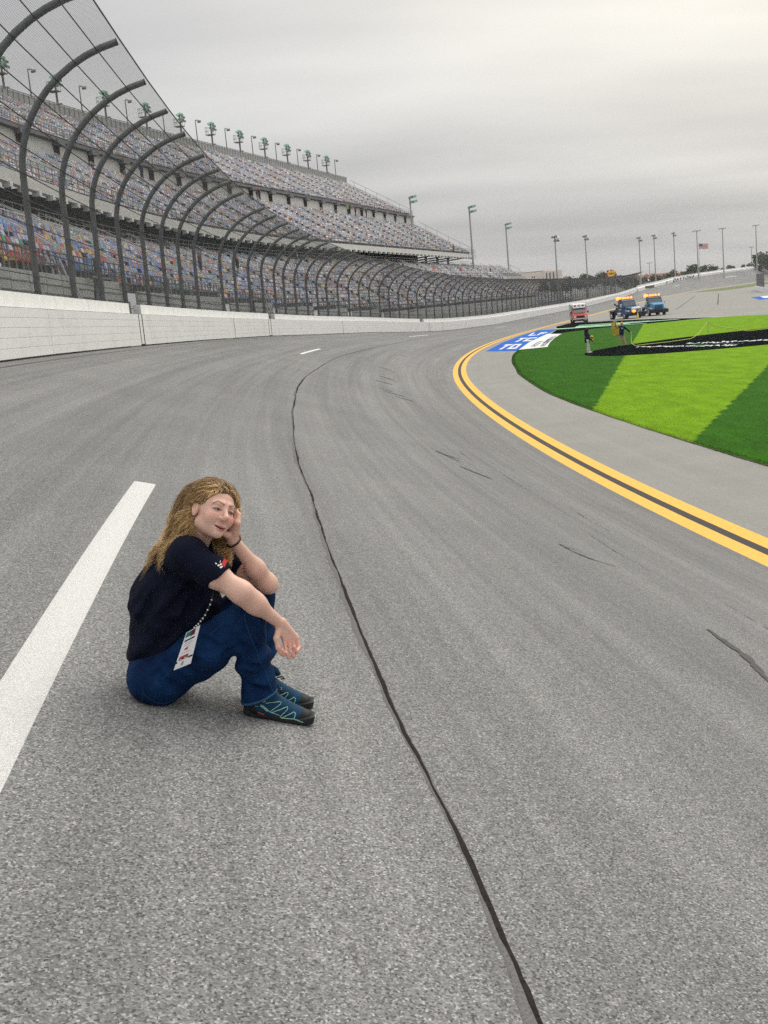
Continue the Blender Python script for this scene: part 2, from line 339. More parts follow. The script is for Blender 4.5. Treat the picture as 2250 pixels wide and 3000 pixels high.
for i, (s, o) in enumerate([(58, 3.6), (56.5, 3.3), (50, 3.45), (49, 3.25), (46, 3.6), (41.2, 3.6), (40, 3.35), (76, 3.3), (38.5, 3.1)]):
    ordn = ['farthest', 'ninth nearest'][0] if i == 7 else None
    mark([(s-.3, o-.2), (s, o), (s+.25, o+.28)], .5 if i % 2 == 0 else .22, ['short dark rubber scuff, left one of the upper pair on the track', 'short dark rubber scuff, right one of the upper pair on the track', 'dark rubber scuff in the middle of the scuffed lane', 'thin rubber scuff under the middle scuff', 'wide faint scuff line below the middle scuffs', 'dark scuff at the lower end of the scuffed lane', 'scuff tail trailing right at the lower end of the lane', 'small lone scuff far up the track towards the barrier', 'lowest thin scuff of the scuffed lane'][i])
for i in range(5):
    s0 = 9+i*3.1; o0 = 2.9+.35*math.sin(i*2.1)
    mark([(s0, o0), (s0+.9, o0+.03), (s0+2.1, o0-.02)], .009, ['hairline crack nearest the camera at right', 'second hairline crack from the right edge', 'third hairline crack along the lower lane', 'fourth hairline crack along the lower lane', 'fifth hairline crack along the lower lane', 'sixth hairline crack up the lower lane', 'farthest hairline crack up the lower lane'][i])
# dark rubber line along the foot of the barrier
S_r = np.arange(14, 84, .5); wr = .03+.03*np.convolve(RS.rand(len(S_r)), np.ones(9)/9, 'same')
o = strip('edge_rubber_line', S_r, lambda s: four(TW-.42-.004*(s-14)-float(np.interp(s, S_r, wr)), TW-.42-.004*(s-14)+float(np.interp(s, S_r, wr)), .2), lambda s, o: tz(s, o)+np.array([-.001, .004, .004, -.001]), M_CRK); tag(o, 'dark rubber line along the foot of the white barrier', 'rubber line')
# ---- grass
def grass_mat(blade=False):
    m = bpy.data.materials.new('grass blades' if blade else 'mown grass'); m.use_nodes = True; t = m.node_tree; b = t.nodes['Principled BSDF']
    b.inputs['Roughness'].default_value = .9; b.inputs['Specular IOR Level'].default_value = .05
    tc_ = N(t, 'ShaderNodeTexCoord'); geo = N(t, 'ShaderNodeNewGeometry')
    wobn = N(t, 'ShaderNodeTexNoise'); wobn.inputs['Scale'].default_value = 1.6; wobn.inputs['Detail'].default_value = 3; L(t, geo.outputs['Position'], wobn.inputs['Vector'])
    def side(px, py, nx, ny, wb):
        # signed distance to a mowing line, wobbling a little
        dp = N(t, 'ShaderNodeVectorMath', operation='DOT_PRODUCT'); L(t, geo.outputs['Position'], dp.inputs[0]); dp.inputs[1].default_value = (nx, ny, 0)
        a = N(t, 'ShaderNodeMath', operation='MULTIPLY_ADD'); L(t, wobn.outputs[0], a.inputs[0]); a.inputs[1].default_value = wb; L(t, dp.outputs['Value'], a.inputs[2])
        r = N(t, 'ShaderNodeMapRange'); L(t, a.outputs[0], r.inputs[0]); d0 = px*nx+py*ny+wb*.5; r.inputs[1].default_value = d0-.05; r.inputs[2].default_value = d0+.05; r.clamp = True; return r.outputs[0]
    a1 = side(30.22, 124.72, .9666, -.2563, .5); a2 = side(18.45, 52.58, -.9147, .4041, .5)
    br = N(t, 'ShaderNodeMath', operation='MULTIPLY'); L(t, a1, br.inputs[0]); L(t, a2, br.inputs[1])
    mxx = N(t, 'ShaderNodeMix', data_type='RGBA'); L(t, br.outputs[0], mxx.inputs[0]); mxx.inputs[6].default_value = (.026, .105, .003, 1); mxx.inputs[7].default_value = (.145, .285, .004, 1)
    n2 = N(t, 'ShaderNodeTexNoise'); n2.inputs['Scale'].default_value = .55; n2.inputs['Detail'].default_value = 7; n2.inputs['Roughness'].default_value = .72
    mp_ = N(t, 'ShaderNodeMapping'); L(t, geo.outputs['Position'], mp_.inputs[0]); mp_.inputs['Scale'].default_value = (2.2, .8, 1); L(t, mp_.outputs[0], n2.inputs['Vector'])
    r2 = N(t, 'ShaderNodeMapRange'); L(t, n2.outputs[0], r2.inputs[0]); r2.inputs[1].default_value = .3; r2.inputs[2].default_value = .72; r2.inputs[3].default_value = .72; r2.inputs[4].default_value = 1.3
    n3 = N(t, 'ShaderNodeTexNoise'); n3.inputs['Scale'].default_value = 16; n3.inputs['Detail'].default_value = 4; L(t, geo.outputs['Position'], n3.inputs['Vector'])
    r3 = N(t, 'ShaderNodeMapRange'); L(t, n3.outputs[0], r3.inputs[0]); r3.inputs[1].default_value = .3; r3.inputs[2].default_value = .7; r3.inputs[3].default_value = .7; r3.inputs[4].default_value = 1.3
    mm = N(t, 'ShaderNodeMath', operation='MULTIPLY'); L(t, r2.outputs[0], mm.inputs[0]); L(t, r3.outputs[0], mm.inputs[1])
    sc_ = N(t, 'ShaderNodeVectorMath', operation='SCALE'); L(t, mxx.outputs[2], sc_.inputs[0]); L(t, mm.outputs[0], sc_.inputs['Scale']); L(t, sc_.outputs[0], b.inputs['Base Color'])
    bp = N(t, 'ShaderNodeBump'); bp.inputs['Strength'].default_value = .7; bp.inputs['Distance'].default_value = .05; L(t, n3.outputs[0], bp.inputs['Height']); L(t, bp.outputs[0], b.inputs['Normal'])
    return m
M_GRASS = grass_mat()
g_near = [(11.9, 90.7), (10.8, 85), (10.1, 80.4), (9.3, 74.2), (8.6, 67), (8.15, 62.5), (7.8, 56), (7.55, 49), (7.6, 43.4), (7.75, 39), (7.97, 34.3), (8.3, 29), (8.62, 24.6), (9.5, 16), (10.9, 5)]
g_far = [(60, 5), (62, 60), (60, 92), (50, 110), (41.9, 118.9), (39.2, 125), (35, 125.3), (31, 125.1), (25.4, 125.3), (20.7, 121.2), (20, 117.8), (17.6, 107.9), (15.7, 98.7), (14.3, 91.35)]
def smoothpoly(p, k=6):
    p = np.array(p, float); o = []
    for i in range(len(p)-1):
        a, b_, c, d = p[max(i-1, 0)], p[i], p[i+1], p[min(i+2, len(p)-1)]
        for u in np.arange(k)/k: o.append(.5*((2*b_)+(-a+c)*u+(2*a-5*b_+4*c-d)*u*u+(-a+3*b_-3*c+d)*u**3))
    return [tuple(x) for x in o]+[tuple(p[-1])]
edge = smoothpoly(g_near)
gb = MB(); ring = edge+g_far
gb.add([(x, y, .012) for x, y in ring]+[(x, y, -.02) for x, y in ring], [tuple(range(len(ring)))]+[(i, (i+1) % len(ring), len(ring)+(i+1) % len(ring), len(ring)+i) for i in range(len(ring))])
tag(gb.build('infield_grass', M_GRASS), kind='structure')
# loose blades: along the near edge and thinning into the lawn
ea = np.array(edge); el = np.concatenate([[0], np.cumsum(np.hypot(*np.diff(ea, axis=0).T))])
nb = 70000; u = RS.rand(nb)**1.1*el[-1]; u = np.clip(el[-1]-u*1.0, 0, el[-1]); ex = np.interp(u, el, ea[:, 0]); ey = np.interp(u, el, ea[:, 1])
inw = np.where(RS.rand(nb) < .3, RS.rand(nb)**2*.25-.05, RS.rand(nb)**1.4*9); bx_ = ex+inw; by_ = ey+RS.randn(nb)*.02
hh = .004+.022*RS.rand(nb); an = RS.rand(nb)*6.28; wdt = .006+.004*RS.rand(nb); lx = RS.randn(nb)*.018; ly = RS.randn(nb)*.018
V = np.stack([np.stack([bx_-np.cos(an)*wdt, by_-np.sin(an)*wdt, np.full(nb, .01)], 1), np.stack([bx_+np.cos(an)*wdt, by_+np.sin(an)*wdt, np.full(nb, .01)], 1), np.stack([bx_+lx, by_+ly, .012+hh], 1)], 1).reshape(-1, 3)
o = link('grass_blades', npmesh('grass_blades', V, np.arange(nb*3).reshape(-1, 3), M_GRASS)); tag(o, 'short green grass blades fringing the infield lawn', 'grass', kind='stuff')
M_SOIL = mat('edge soil', (.09, .07, .04), .95, noise=.5, nscale=12)
so = MB(); ee = np.array(edge); 
for i in range(0, len(ee)):
    so.v += [(ee[i, 0]-.02-.03*RS.rand(), ee[i, 1], .004), (ee[i, 0]+.01, ee[i, 1], .024)]
for i in range(len(ee)-1): so.f.append((2*i, 2*i+1, 2*i+3, 2*i+2)); so.m.append(0); so.c.append(None)
tag(so.build('soil_edge', M_SOIL), kind='structure')
# ---- painted panels on the apron and lawn
M_PBLUE = mat('blue field paint', (.035, .13, .5), .95, spec=.05, noise=.12, nscale=3); M_PWHITE = mat('white field paint', (.68, .7, .7), .95, spec=.05, noise=.12, nscale=4)
M_PBLACK = mat('black field paint', (.008, .010, .011), 1.0, spec=.0, noise=.3, nscale=3); M_PMINT = mat('mint field paint', (.42, .74, .5), .95, spec=.05, noise=.15, nscale=3)
M_PGREEN = mat('green field paint', (.03, .3, .1), .85, noise=.2, nscale=3); M_PINK = mat('dark field lettering', (.05, .07, .09), .85)
def quad(q, u, v):
    a, b_, c, d = [np.array(x, float) for x in q]; return tuple((a*(1-u)+b_*u)*(1-v)+(d*(1-u)+c*u)*v)
def glyphs(mb, q, n, z, seed, fill=.78, sx=1.0):
    """n blocky letter shapes in quad q (a b along the line, d c its top)"""
    r = random.Random(seed)
    pats = [[(0, .28, 0, 1), (.28, 1, .72, 1), (.28, .8, .38, .6)], [(0, .3, 0, 1), (.7, 1, 0, 1), (.3, .7, .4, .62)], [(0, .3, 0, 1), (.3, 1, 0, .27), (.3, 1, .73, 1)], [(0, 1, .74, 1), (.34, .66, 0, .74)], [(0, .3, 0, 1), (.7, 1, 0, 1), (.3, .7, .75, 1), (.3, .7, 0, .25)], [(0, .3, 0, 1), (.3, 1, 0, .27)], [(0, 1, .75, 1), (0, .3, .5, .75), (0, 1, .38, .62), (.7, 1, .2, .38), (0, 1, 0, .25)]]
    for i in range(n):
        for (a, b_, c, d) in r.choice(pats):
            u0 = (i+a*fill*sx)/n; u1 = (i+b_*fill*sx)/n
            P4 = [quad(q, u0, c), quad(q, u1, c), quad(q, u1, d), quad(q, u0, d)]
            mb.add([(x, y, z) for x, y in P4], [(0, 1, 2, 3)])
bl_ = [(9.65, 94.2), (11.73, 89.95), (14.82, 104.86), (19.14, 121.76), (22.4, 134.9), (20.84, 138.4), (16.75, 124.7), (12.8, 109.3)]
r_ = empty('blue_painted_panel', (14, 108, 0), 0, 'blue painted panel with white block lettering beside the yellow line', 'painted panel')
rel(poly('panel', bl_, .012, M_PBLUE), r_)
for k, q in enumerate([[(10.6, 95.6), (12.2, 93.6), (13.9, 102.2), (12.6, 104.6)], [(13.6, 108.4), (15.4, 106.9), (17.2, 114.6), (15.7, 117.2)], [(17.0, 121.5), (18.6, 119.8), (20.3, 127.6), (18.9, 130.4)]]):
    mbq = MB(); glyphs(mbq, [q[0], q[3], q[2], q[1]] if False else q, 2, .017, 40+k, .86); rel(mbq.build('lettering', M_PWHITE), r_)
r_ = empty('white_painted_panel', (16, 104, 0), 0, 'white painted panel with rows of dark lettering at the grass edge', 'painted panel')
rel(poly('panel', [(11.95, 91.0), (14.33, 91.35), (15.68, 98.68), (17.62, 107.93), (20.0, 117.8), (19.16, 121.7), (14.84, 104.8)], .036, M_PWHITE), r_)
for k, q in enumerate([[(13.3, 94.2), (15.6, 104.2), (15.95, 103.5), (13.65, 93.7)], [(14.0, 93.4), (17.1, 108.4), (17.5, 107.8), (14.35, 93.1)], [(15.4, 100.5), (18.6, 114.5), (18.9, 113.9), (15.7, 99.9)]]):
    mbq = MB(); glyphs(mbq, q, 8 if k else 6, .041, 50+k, .7); rel(mbq.build('lettering', M_PINK), r_)
r_ = empty('black_painted_panel', (28, 135, 0), 0, 'black painted panel slashed with mint green strokes before the tow trucks', 'painted panel')
rel(poly('panel', [(18.8, 118.3), (20.6, 120.4), (25.4, 125.5), (31, 125.2), (38.4, 126.4), (37, 130), (35.5, 141), (31.8, 149.5), (27.6, 155.5), (24.2, 146.2), (22.5, 135)], .009, M_PBLACK), r_)
for k, q in enumerate([[(22.4, 134.5), (31.0, 126.1), (31.0, 127.0), (22.6, 137.3)], [(24.6, 135.1), (30.5, 131.4), (30.3, 133.2), (25.4, 138.6)], [(29.0, 133.6), (35.7, 129.8), (35.6, 131.2), (29.6, 136.0)], [(26.0, 141.0), (33.5, 134.2), (33.4, 135.2), (26.5, 142.5)]]):
    rel(poly('slash_stroke', q, .015+.001*k, M_PMINT), r_)
for k, q in enumerate([[(25.4, 134.0), (29.5, 130.8), (29.4, 131.6), (25.8, 135.0)], [(27.5, 137.6), (31.5, 134.2), (31.4, 135), (27.9, 138.4)]]): rel(poly('slash_stroke', q, .02+.001*k, M_PGREEN), r_)
ov = []
for k in range(72):
    a = 2*math.pi*k/72; cx, cy = 28.6, 78.6; x = 14.4*math.cos(a); y = 9.6*math.sin(a); y = y*(1+.0*x); ov.append((cx+x, cy+y+(.28*x)))
r_ = empty('black_grass_logo', (24, 77, 0), 0, 'huge black oval emblem with ragged white lettering painted on the grass', 'painted emblem')
rel(poly('panel', ov, .037, M_PBLACK), r_)
def ragged(q, n, z, seed):
    r = random.Random(seed); mb = MB()
    for i in range(n):
        u0 = (i+r.uniform(0, .3))/n; u1 = (i+r.uniform(.75, 1.25))/n; v0 = r.uniform(0, .45); v1 = v0+r.uniform(.3, .55); k = r.uniform(-.01, .03)
        P4 = [quad(q, u0, v0), quad(q, u1, v0), quad(q, u1+k, v1), quad(q, u0+k, v1)]; mb.add([(x, y, z+.0008*(i % 4)) for x, y in P4], [(0, 1, 2, 3)])
    return mb
rel(ragged([(18.3, 78.2), (22.3, 69.3), (23.0, 71.3), (18.75, 79.7)], 46, .041, 3).build('lettering', M_PWHITE), r_)
rel(ragged([(21.2, 76.3), (27.5, 68.9), (28.4, 71.0), (21.9, 78.3)], 50, .041, 5).build('lettering', M_PWHITE), r_)
rel(ragged([(19.6, 76.6), (23.6, 71.2), (23.8, 71.7), (19.8, 77.2)], 16, .041, 8).build('lettering', M_PGREEN), r_)
# ---- pit road lines
def ln(a, b_, w, label, m=None):
    a, b_ = Vector((*a, 0)), Vector((*b_, 0)); d = (b_-a).normalized(); n_ = Vector((-d.y, d.x, 0))*w/2
    o = MB().add([a-n_+Vector((0, 0, .006)), b_-n_+Vector((0, 0, .006)), b_+n_+Vector((0, 0, .006)), a+n_+Vector((0, 0, .006))], [(0, 1, 2, 3)]).build('road_line', m or M_WHITE)
    tag(o, label, 'line')
ln((33.5, 148.5), (40, 125.6), .25, 'white line along the top edge of the lawn')
ln((38.66, 147.7), (40.08, 142.8), .2, 'short white pit line just behind the blue tow truck bumper'); ln((40.69, 139.6), (42.43, 135.2), .2, 'middle short white pit line above the lawn'); ln((43.22, 132.8), (45.07, 128.4), .2, 'right short white pit line above the lawn')
ln((46.5, 175.1), (54.6, 156.2), .2, 'long white pit line beyond the three short ones'); ln((54.8, 155.5), (60, 143), .2, 'white pit line at the far right beyond the long one')
ln((39.9, 146.8), (50.8, 157.7), .1, 'faint pale diagonal line on the pit asphalt')
M_SEAMT = mat('pit seam tar', (.09, .085, .08), .85)
ln((48.1, 177.3), (92.2, 319), .22, 'dark diagonal seam on the pit asphalt beyond the tow truck', M_SEAMT); ln((56.9, 184.5), (100.6, 325), .25, 'dark seam crossing the middle of the pit asphalt', M_SEAMT)
o = poly('pit_blue_panel', [(74.5, 220.7), (66.3, 192), (78, 196), (82, 224)], .008, M_PBLUE); tag(o, 'small blue painted patch far off on the pit asphalt', 'painted panel')
o = poly('pit_white_panel', [(76.4, 221), (70.6, 202), (78, 204), (82, 222)], .013, M_PWHITE); tag(o, 'white painted block on the far blue patch', 'painted panel')
M_FG = mat('dry grass verge', (.13, .16, .05), .95, noise=.3, nscale=.3)
tag(poly('verge', [(117.7, 417), (118.9, 381), (149, 433), (232, 612), (300, 720), (225, 628), (142.7, 467.2)], .01, M_FG), kind='structure')
# ================================================================== outer wall
def wall_mat():
    m = bpy.data.materials.new('white wall paint'); m.use_nodes = True; t = m.node_tree; b = t.nodes['Principled BSDF']; b.inputs['Roughness'].default_value = .6; b.inputs['Specular IOR Level'].default_value = .3
    tc_ = N(t, 'ShaderNodeTexCoord'); n1 = N(t, 'ShaderNodeTexNoise'); n1.inputs['Scale'].default_value = .8; n1.inputs['Detail'].default_value = 6; n1.inputs['Roughness'].default_value = .65; L(t, tc_.outputs['Object'], n1.inputs['Vector'])
    r = N(t, 'ShaderNodeValToRGB'); L(t, n1.outputs[0], r.inputs[0]); r.color_ramp.elements[0].position = .34; r.color_ramp.elements[0].color = (.71, .71, .71, 1); r.color_ramp.elements[1].position = .5; r.color_ramp.elements[1].color = (.775, .775, .78, 1)
    n2 = N(t, 'ShaderNodeTexNoise'); n2.inputs['Scale'].default_value = 9; n2.inputs['Detail'].default_value = 5; L(t, tc_.outputs['Object'], n2.inputs['Vector'])
    r2 = N(t, 'ShaderNodeMapRange'); L(t, n2.outputs[0], r2.inputs[0]); r2.inputs[1].default_value = .3; r2.inputs[2].default_value = .7; r2.inputs[3].default_value = .93; r2.inputs[4].default_value = 1.04
    s_ = N(t, 'ShaderNodeVectorMath', operation='SCALE'); L(t, r.outputs[0], s_.inputs[0]); L(t, r2.outputs[0], s_.inputs['Scale']); L(t, s_.outputs[0], b.inputs['Base Color'])
    return m
M_WALL = wall_mat(); M_WALL2 = mat('white concrete', (.77, .77, .76), .8, noise=.1, nscale=2.5, bump=.2, bscale=30); M_PATCH = mat('fresh white paint', (.74, .745, .75), .7, noise=.05)
M_BLACK = mat('black rubber', (.012, .012, .013), .7); M_RUST = mat('rusty joint', (.22, .1, .05), .8, noise=.4)
barrier = empty('safer_barrier', tuple(pt(60, TW, wz(60))), 0, 'long white steel impact barrier of five stacked tubes along the track', 'barrier')
def sweep(S_, prof, zf, closed=True):
    """prof: list of (o, dz); zf(s) base height; returns MB"""
    mb = MB(); n = len(prof)
    for s in S_:
        zb = float(zf(s))
        for (o, dz) in prof: mb.v.append(tuple(pt(s, o, zb+dz)))
    for i in range(len(S_)-1):
        for k in range(n if closed else n-1):
            a = i*n+k; b_ = i*n+(k+1) % n; mb.f.append((a, b_, b_+n, a+n)); mb.m.append(0); mb.c.append(None)
    if closed:
        mb.f.append(tuple(range(n))); mb.f.append(tuple(reversed(range((len(S_)-1)*n, len(S_)*n)))); mb.m += [0, 0]; mb.c += [None, None]
    return mb
joints = [4, 17, 30, 43.4, 55, 66.5, 78.4, 91, 104.6, 117, 130, 142, 148.5]+list(np.arange(162, 420, 14.0))
TH = .228
for a, b_ in zip(joints[:-1], joints[1:]):
    S_ = np.linspace(a+.012, b_-.012, 6)
    for k in range(5):
        z0 = .02+k*TH; e = .006
        dent = .0
        prof = [(TW+.006, z0+.001), (TW-.0, z0+.006), (TW, z0+TH-.009), (TW+.006, z0+TH-.003), (TW+.2, z0+TH-.003), (TW+.2, z0+.001), (TW+.01, z0+.001)]
        rel(sweep(S_, prof, wz).build('tube', M_WALL, barrier), barrier)
for s in (43.4, 78.4, 142):
    mb = MB()
    for ds, w_ in ((-.62 if s < 50 else -.8, .025), (0, .05)):
        p0 = pt(s+ds, TW-.008, float(wz(s+ds))); h = heading(s)
        mb.box(p0+Vector((0, 0, .58)), (w_, .02, 1.14), Matrix.Rotation(h, 3, 'Z'))
    p0 = pt(s-.33, TW-.01, float(wz(s-.33))+.03); mb.box(p0, (.75, .03, .06), Matrix.Rotation(heading(s), 3, 'Z'))
    rel(mb.build('joint_plate', M_BLACK), barrier)
for s, mm in ((66.5, M_BLACK), (104.6, M_BLACK), (148.5, M_RUST)):
    p0 = pt(s, TW-.006, float(wz(s))+.58); rel(MB().box(p0, (.05 if s > 70 else .02, .016, 1.13), Matrix.Rotation(heading(s), 3, 'Z')).build('joint_plate', mm), barrier)
# sloped cap and concrete wall behind it
S_W = np.concatenate([np.arange(0, 200, 4.0), np.arange(200, 421, 8.0)])
conc = empty('concrete_wall', tuple(pt(60, TW+.6, wz(60))), 0, 'white concrete wall standing behind the impact barrier under the fence', 'wall')
rel(sweep(S_W, [(TW+.0, 1.165), (TW+.55, 1.245), (TW+.55, .2), (TW+.205, .2), (TW+.205, 1.155)], wz).build('sloped_cap', M_PATCH), conc)
openings = [(44.0, 46.2), (80.5, 82.6), (139.5, 141.3)]
segs = [(0, 44.0), (46.2, 80.5), (82.6, 139.5), (141.3, 420)]
HU = 1.62
for a, b_ in segs:
    S_ = np.linspace(a, b_, max(3, int((b_-a)/5)))
    rel(sweep(S_, [(TW+.551, .1), (TW+.551, HU), (TW+.85, HU), (TW+.85, .1)], wz).build('wall_run', M_WALL2), conc)
for s in np.arange(22, 150, 1.42):
    if any(a-.2 < s < b_+.2 for a, b_ in openings): continue
    p0 = pt(s, TW+.548, float(wz(s))+1.42); rel(MB().box(p0, (.3, .008, .37), Matrix.Rotation(heading(s), 3, 'Z')).build('paint_patch', M_PATCH), conc)
# far wall round the turn
S_F = np.arange(420, 935, 8.0)
fw_ = empty('turn_wall', tuple(pt(560, TW, wz(560))), 0, 'white wall curving up round the far banked turn', 'wall')
rel(sweep(S_F, [(TW, 0), (TW, 1.15), (TW+.9, 1.5), (TW+.9, 0)], wz).build('wall_run', M_WALL), fw_)
mb = MB()
for s in np.arange(425, 900, 3.2):
    mb.box(pt(s, TW+.9, float(wz(s))+1.75), (1.9, .5, .55), Matrix.Rotation(heading(s), 3, 'Z'))
rel(tag(mb.build('top_blocks', M_PATCH), kind='stuff'), fw_)
def text_mesh(txt, size, ext, m, bold=0.0, shear=0.0):
    cu = bpy.data.curves.new('t', 'FONT'); cu.body = txt; cu.size = size; cu.extrude = ext; cu.offset = bold; cu.shear = shear; cu.align_x = 'CENTER'; cu.align_y = 'CENTER'
    o = bpy.data.objects.new('t', cu); COL.objects.link(o); dg = bpy.context.evaluated_depsgraph_get(); me = bpy.data.meshes.new_from_object(o.evaluated_get(dg))
    bpy.data.objects.remove(o); bpy.data.curves.remove(cu); me.materials.clear(); me.materials.append(m); return me
M_INK = mat('black lettering', (.015, .015, .017), .7)
# wall lettering, one letter after another round the curve
for i, ch in enumerate('DAYTONA'):
    s = 555.5+(i-3)*9.6; me = text_mesh(ch, 1.75, .02, M_INK, .05, .25); h = heading(s)
    o = link('letter', me); o.scale = (1, 1, 1)
    o.matrix_world = Matrix.Translation(pt(s, TW-.06, float(wz(s))+.62)) @ Matrix.Rotation(h, 4, 'Z') @ Matrix.Rotation(rad(90), 4, 'X') @ Matrix.Rotation(rad(4), 4, 'Z') @ Matrix.Diagonal((6.8, 1, 1, 1))
    mw = o.matrix_world.copy(); o.parent = fw_; o.matrix_parent_inverse = Matrix.Translation(fw_.location).inverted(); o.matrix_world = mw
for s, w_ in ((503, 6), (601, 7)):
    mb = MB(); h = heading(s); p0 = pt(s, TW-.06, float(wz(s))+.6); d = Vector((math.cos(h), math.sin(h), 0)); mb.add([p0-d*w_/2+Vector((0, 0, -.4)), p0+d*(w_/2-3)+Vector((0, 0, -.4)), p0+d*w_/2+Vector((0, 0, .45)), p0-d*(w_/2-3)+Vector((0, 0, .45))], [(0, 1, 2, 3)])
    rel(mb.build('wall_mark', M_INK), fw_)
s = 452; mb = MB(); mb.box(pt(s, TW-.06, float(wz(s))+.6), (26, .04, .95), Matrix.Rotation(heading(s), 3, 'Z')); rel(mb.build('dark_banner', mat('banner brown', (.09, .06, .05), .8)), fw_)
# ================================================================== catch fence
M_POST = mat('fence post steel', (.14, .148, .155), .6, metal=.2, noise=.25, nscale=3); M_CABLE = mat('fence cable', (.035, .033, .032), .6, noise=.3, nscale=2)
M_MESHW = mat('fence mesh wire', (.1, .105, .11), .55, metal=.4)
fence = empty('catch_fence', tuple(pt(60, TW+1, wz(60)+HU)), 0, 'tall curved catch fence of steel posts, cables and wire mesh', 'fence')
PO = TW+1.05
def tipk(s): return float(np.interp(s, [25, 33, 50, 80, 104, 200], [8.45, 8.32, 7.8, 7.35, 7.05, 6.9]))
def fprof(s, n=18):
    """fence section from the wall top up and over the track: list of (o, z)"""
    zb = float(wz(s)); zt = zb+tipk(s); z0 = zb+HU-.35; out = []
    zs = z0+(zt-z0)*.52
    for k in range(7): f = k/6; out.append((PO-.05*f, z0+(zs-z0)*f))
    Rx, Rz = PO-.05-(TW-2.05), (zt-zs)
    for k in range(1, n-6):
        a = rad(76)*k/(n-7); out.append((PO-.05-Rx*(1-math.cos(a))/(1-math.cos(rad(76))), zs+Rz*math.sin(a)/math.sin(rad(76))))
    return out
post_s = [16.2, 20.6, 24.9, 29.2, 33.5, 37.9, 42, 45.9, 50.5, 54.5, 58.3, 62.3, 69.2, 73.2, 77.5, 81.6, 85.6, 88.7, 92.5, 96.5, 100.2, 103.7]+list(np.arange(107.8, 418, 4.1))
# openings in the wall carry a lower post foot
for s in post_s:
    pr = fprof(s); r_p = .098 if s < 150 else .09
    mb = MB(); mb.tube([pt(s, o, z) for o, z in pr], r_p, 8 if s < 110 else 5)
    o = mb.build('post', M_POST, smooth=True); rel(o, fence)
    if s < 110:
        c = MB(); c.tube([pt(s, pr[-1][0], pr[-1][1]), pt(s, pr[-1][0]-.02, pr[-1][1]+.005)], r_p*1.02, 10); rel(c.build('end_cap', M_CABLE), fence)
        f = MB(); f.box(pt(s, PO, pr[0][1]+.25), (.34, .3, .5), Matrix.Rotation(heading(s), 3, 'Z')); rel(f.build('post_bracket', M_POST), fence)
# cables
S_C = [x for x in post_s]
ncab = 13
for k in range(ncab):
    f = (k+.35)/(ncab-.65); P3 = []
    for s in S_C:
        pr = fprof(s); d = [0]
        for a, b_ in zip(pr[:-1], pr[1:]): d.append(d[-1]+math.hypot(b_[0]-a[0], b_[1]-a[1]))
        q = f*d[-1]; o = float(np.interp(q, d, [p[0] for p in pr])); z = float(np.interp(q, d, [p[1] for p in pr])); P3.append(pt(s, o-.12, z))
    rel(MB().tube(P3, .016 if k < 12 else .022, 4).build('cable', M_CABLE), fence)
# woven wire: crossing diagonal wires lying on the fence surface
def wires(s0, s1, pitch, dia, name):
    nS = 400; nf = 13
    grid_s = np.linspace(s0-10, s1+10, nS); tab = []
    for s in grid_s: tab.append(fprof(s))
    tab = np.array(tab); dl = np.concatenate([np.zeros((nS, 1)), np.cumsum(np.hypot(np.diff(tab[:, :, 0], axis=1), np.diff(tab[:, :, 1], axis=1)), 1)], 1); Lh = dl[nS//2, -1]
    fr = np.linspace(0, 1, nf); TO = np.stack([[np.interp(f*d[-1], d, t_[:, 0]) for f in fr] for d, t_ in zip(dl, tab)]); TZ = np.stack([[np.interp(f*d[-1], d, t_[:, 1]) for f in fr] for d, t_ in zip(dl, tab)])
    Vs, Fs = [], []; base = 0
    st = np.arange(s0-Lh, s1+Lh, pitch*1.414)
    for sg in (-1, 1):
        s = st[:, None]+sg*(fr[None, :]-.5)*Lh*.95; ok = (s.max(1) < s1+6) & (s.min(1) > s0-6); s = s[ok]
        ii = np.clip((s-grid_s[0])/(grid_s[1]-grid_s[0]), 0, nS-1.001); i0 = ii.astype(int); w_ = ii-i0; jf = np.arange(nf)[None, :]
        o = TO[i0, jf]*(1-w_)+TO[i0+1, jf]*w_-.13-sg*dia*.5; z = TZ[i0, jf]*(1-w_)+TZ[i0+1, jf]*w_
        p, t_ = path(s.ravel()); o_ = o.ravel(); X = (p[0]-t_[1]*o_).reshape(s.shape); Y = (p[1]+t_[0]*o_).reshape(s.shape)
        C = np.stack([X, Y, z], -1); d = np.gradient(C, axis=1); d /= np.linalg.norm(d, axis=2, keepdims=True)
        u1 = np.cross(d, np.array([0, 0, 1.0])+.01); u1 /= np.linalg.norm(u1, axis=2, keepdims=True); u2 = np.cross(d, u1)
        V = np.stack([C+(u1*math.cos(a)+u2*math.sin(a))*dia/2 for a in (0, 2.094, 4.189)], 2); nw = len(s)
        idx = base+np.arange(nw*nf*3).reshape(nw, nf, 3)
        F = np.stack([idx[:, :-1, :], idx[:, :-1, [1, 2, 0]], idx[:, 1:, [1, 2, 0]], idx[:, 1:, :]], -1).reshape(-1, 4)
        Vs.append(V.reshape(-1, 3)); Fs.append(F); base += nw*nf*3
    o = link(name, npmesh(name, np.concatenate(Vs), np.concatenate(Fs), M_MESHW)); o['kind'] = 'stuff'; rel(o, fence)
wires(14, 125, .065, .0052, 'wire_mesh'); wires(125, 260, .16, .013, 'wire_mesh'); wires(260, 418, .4, .034, 'wire_mesh')
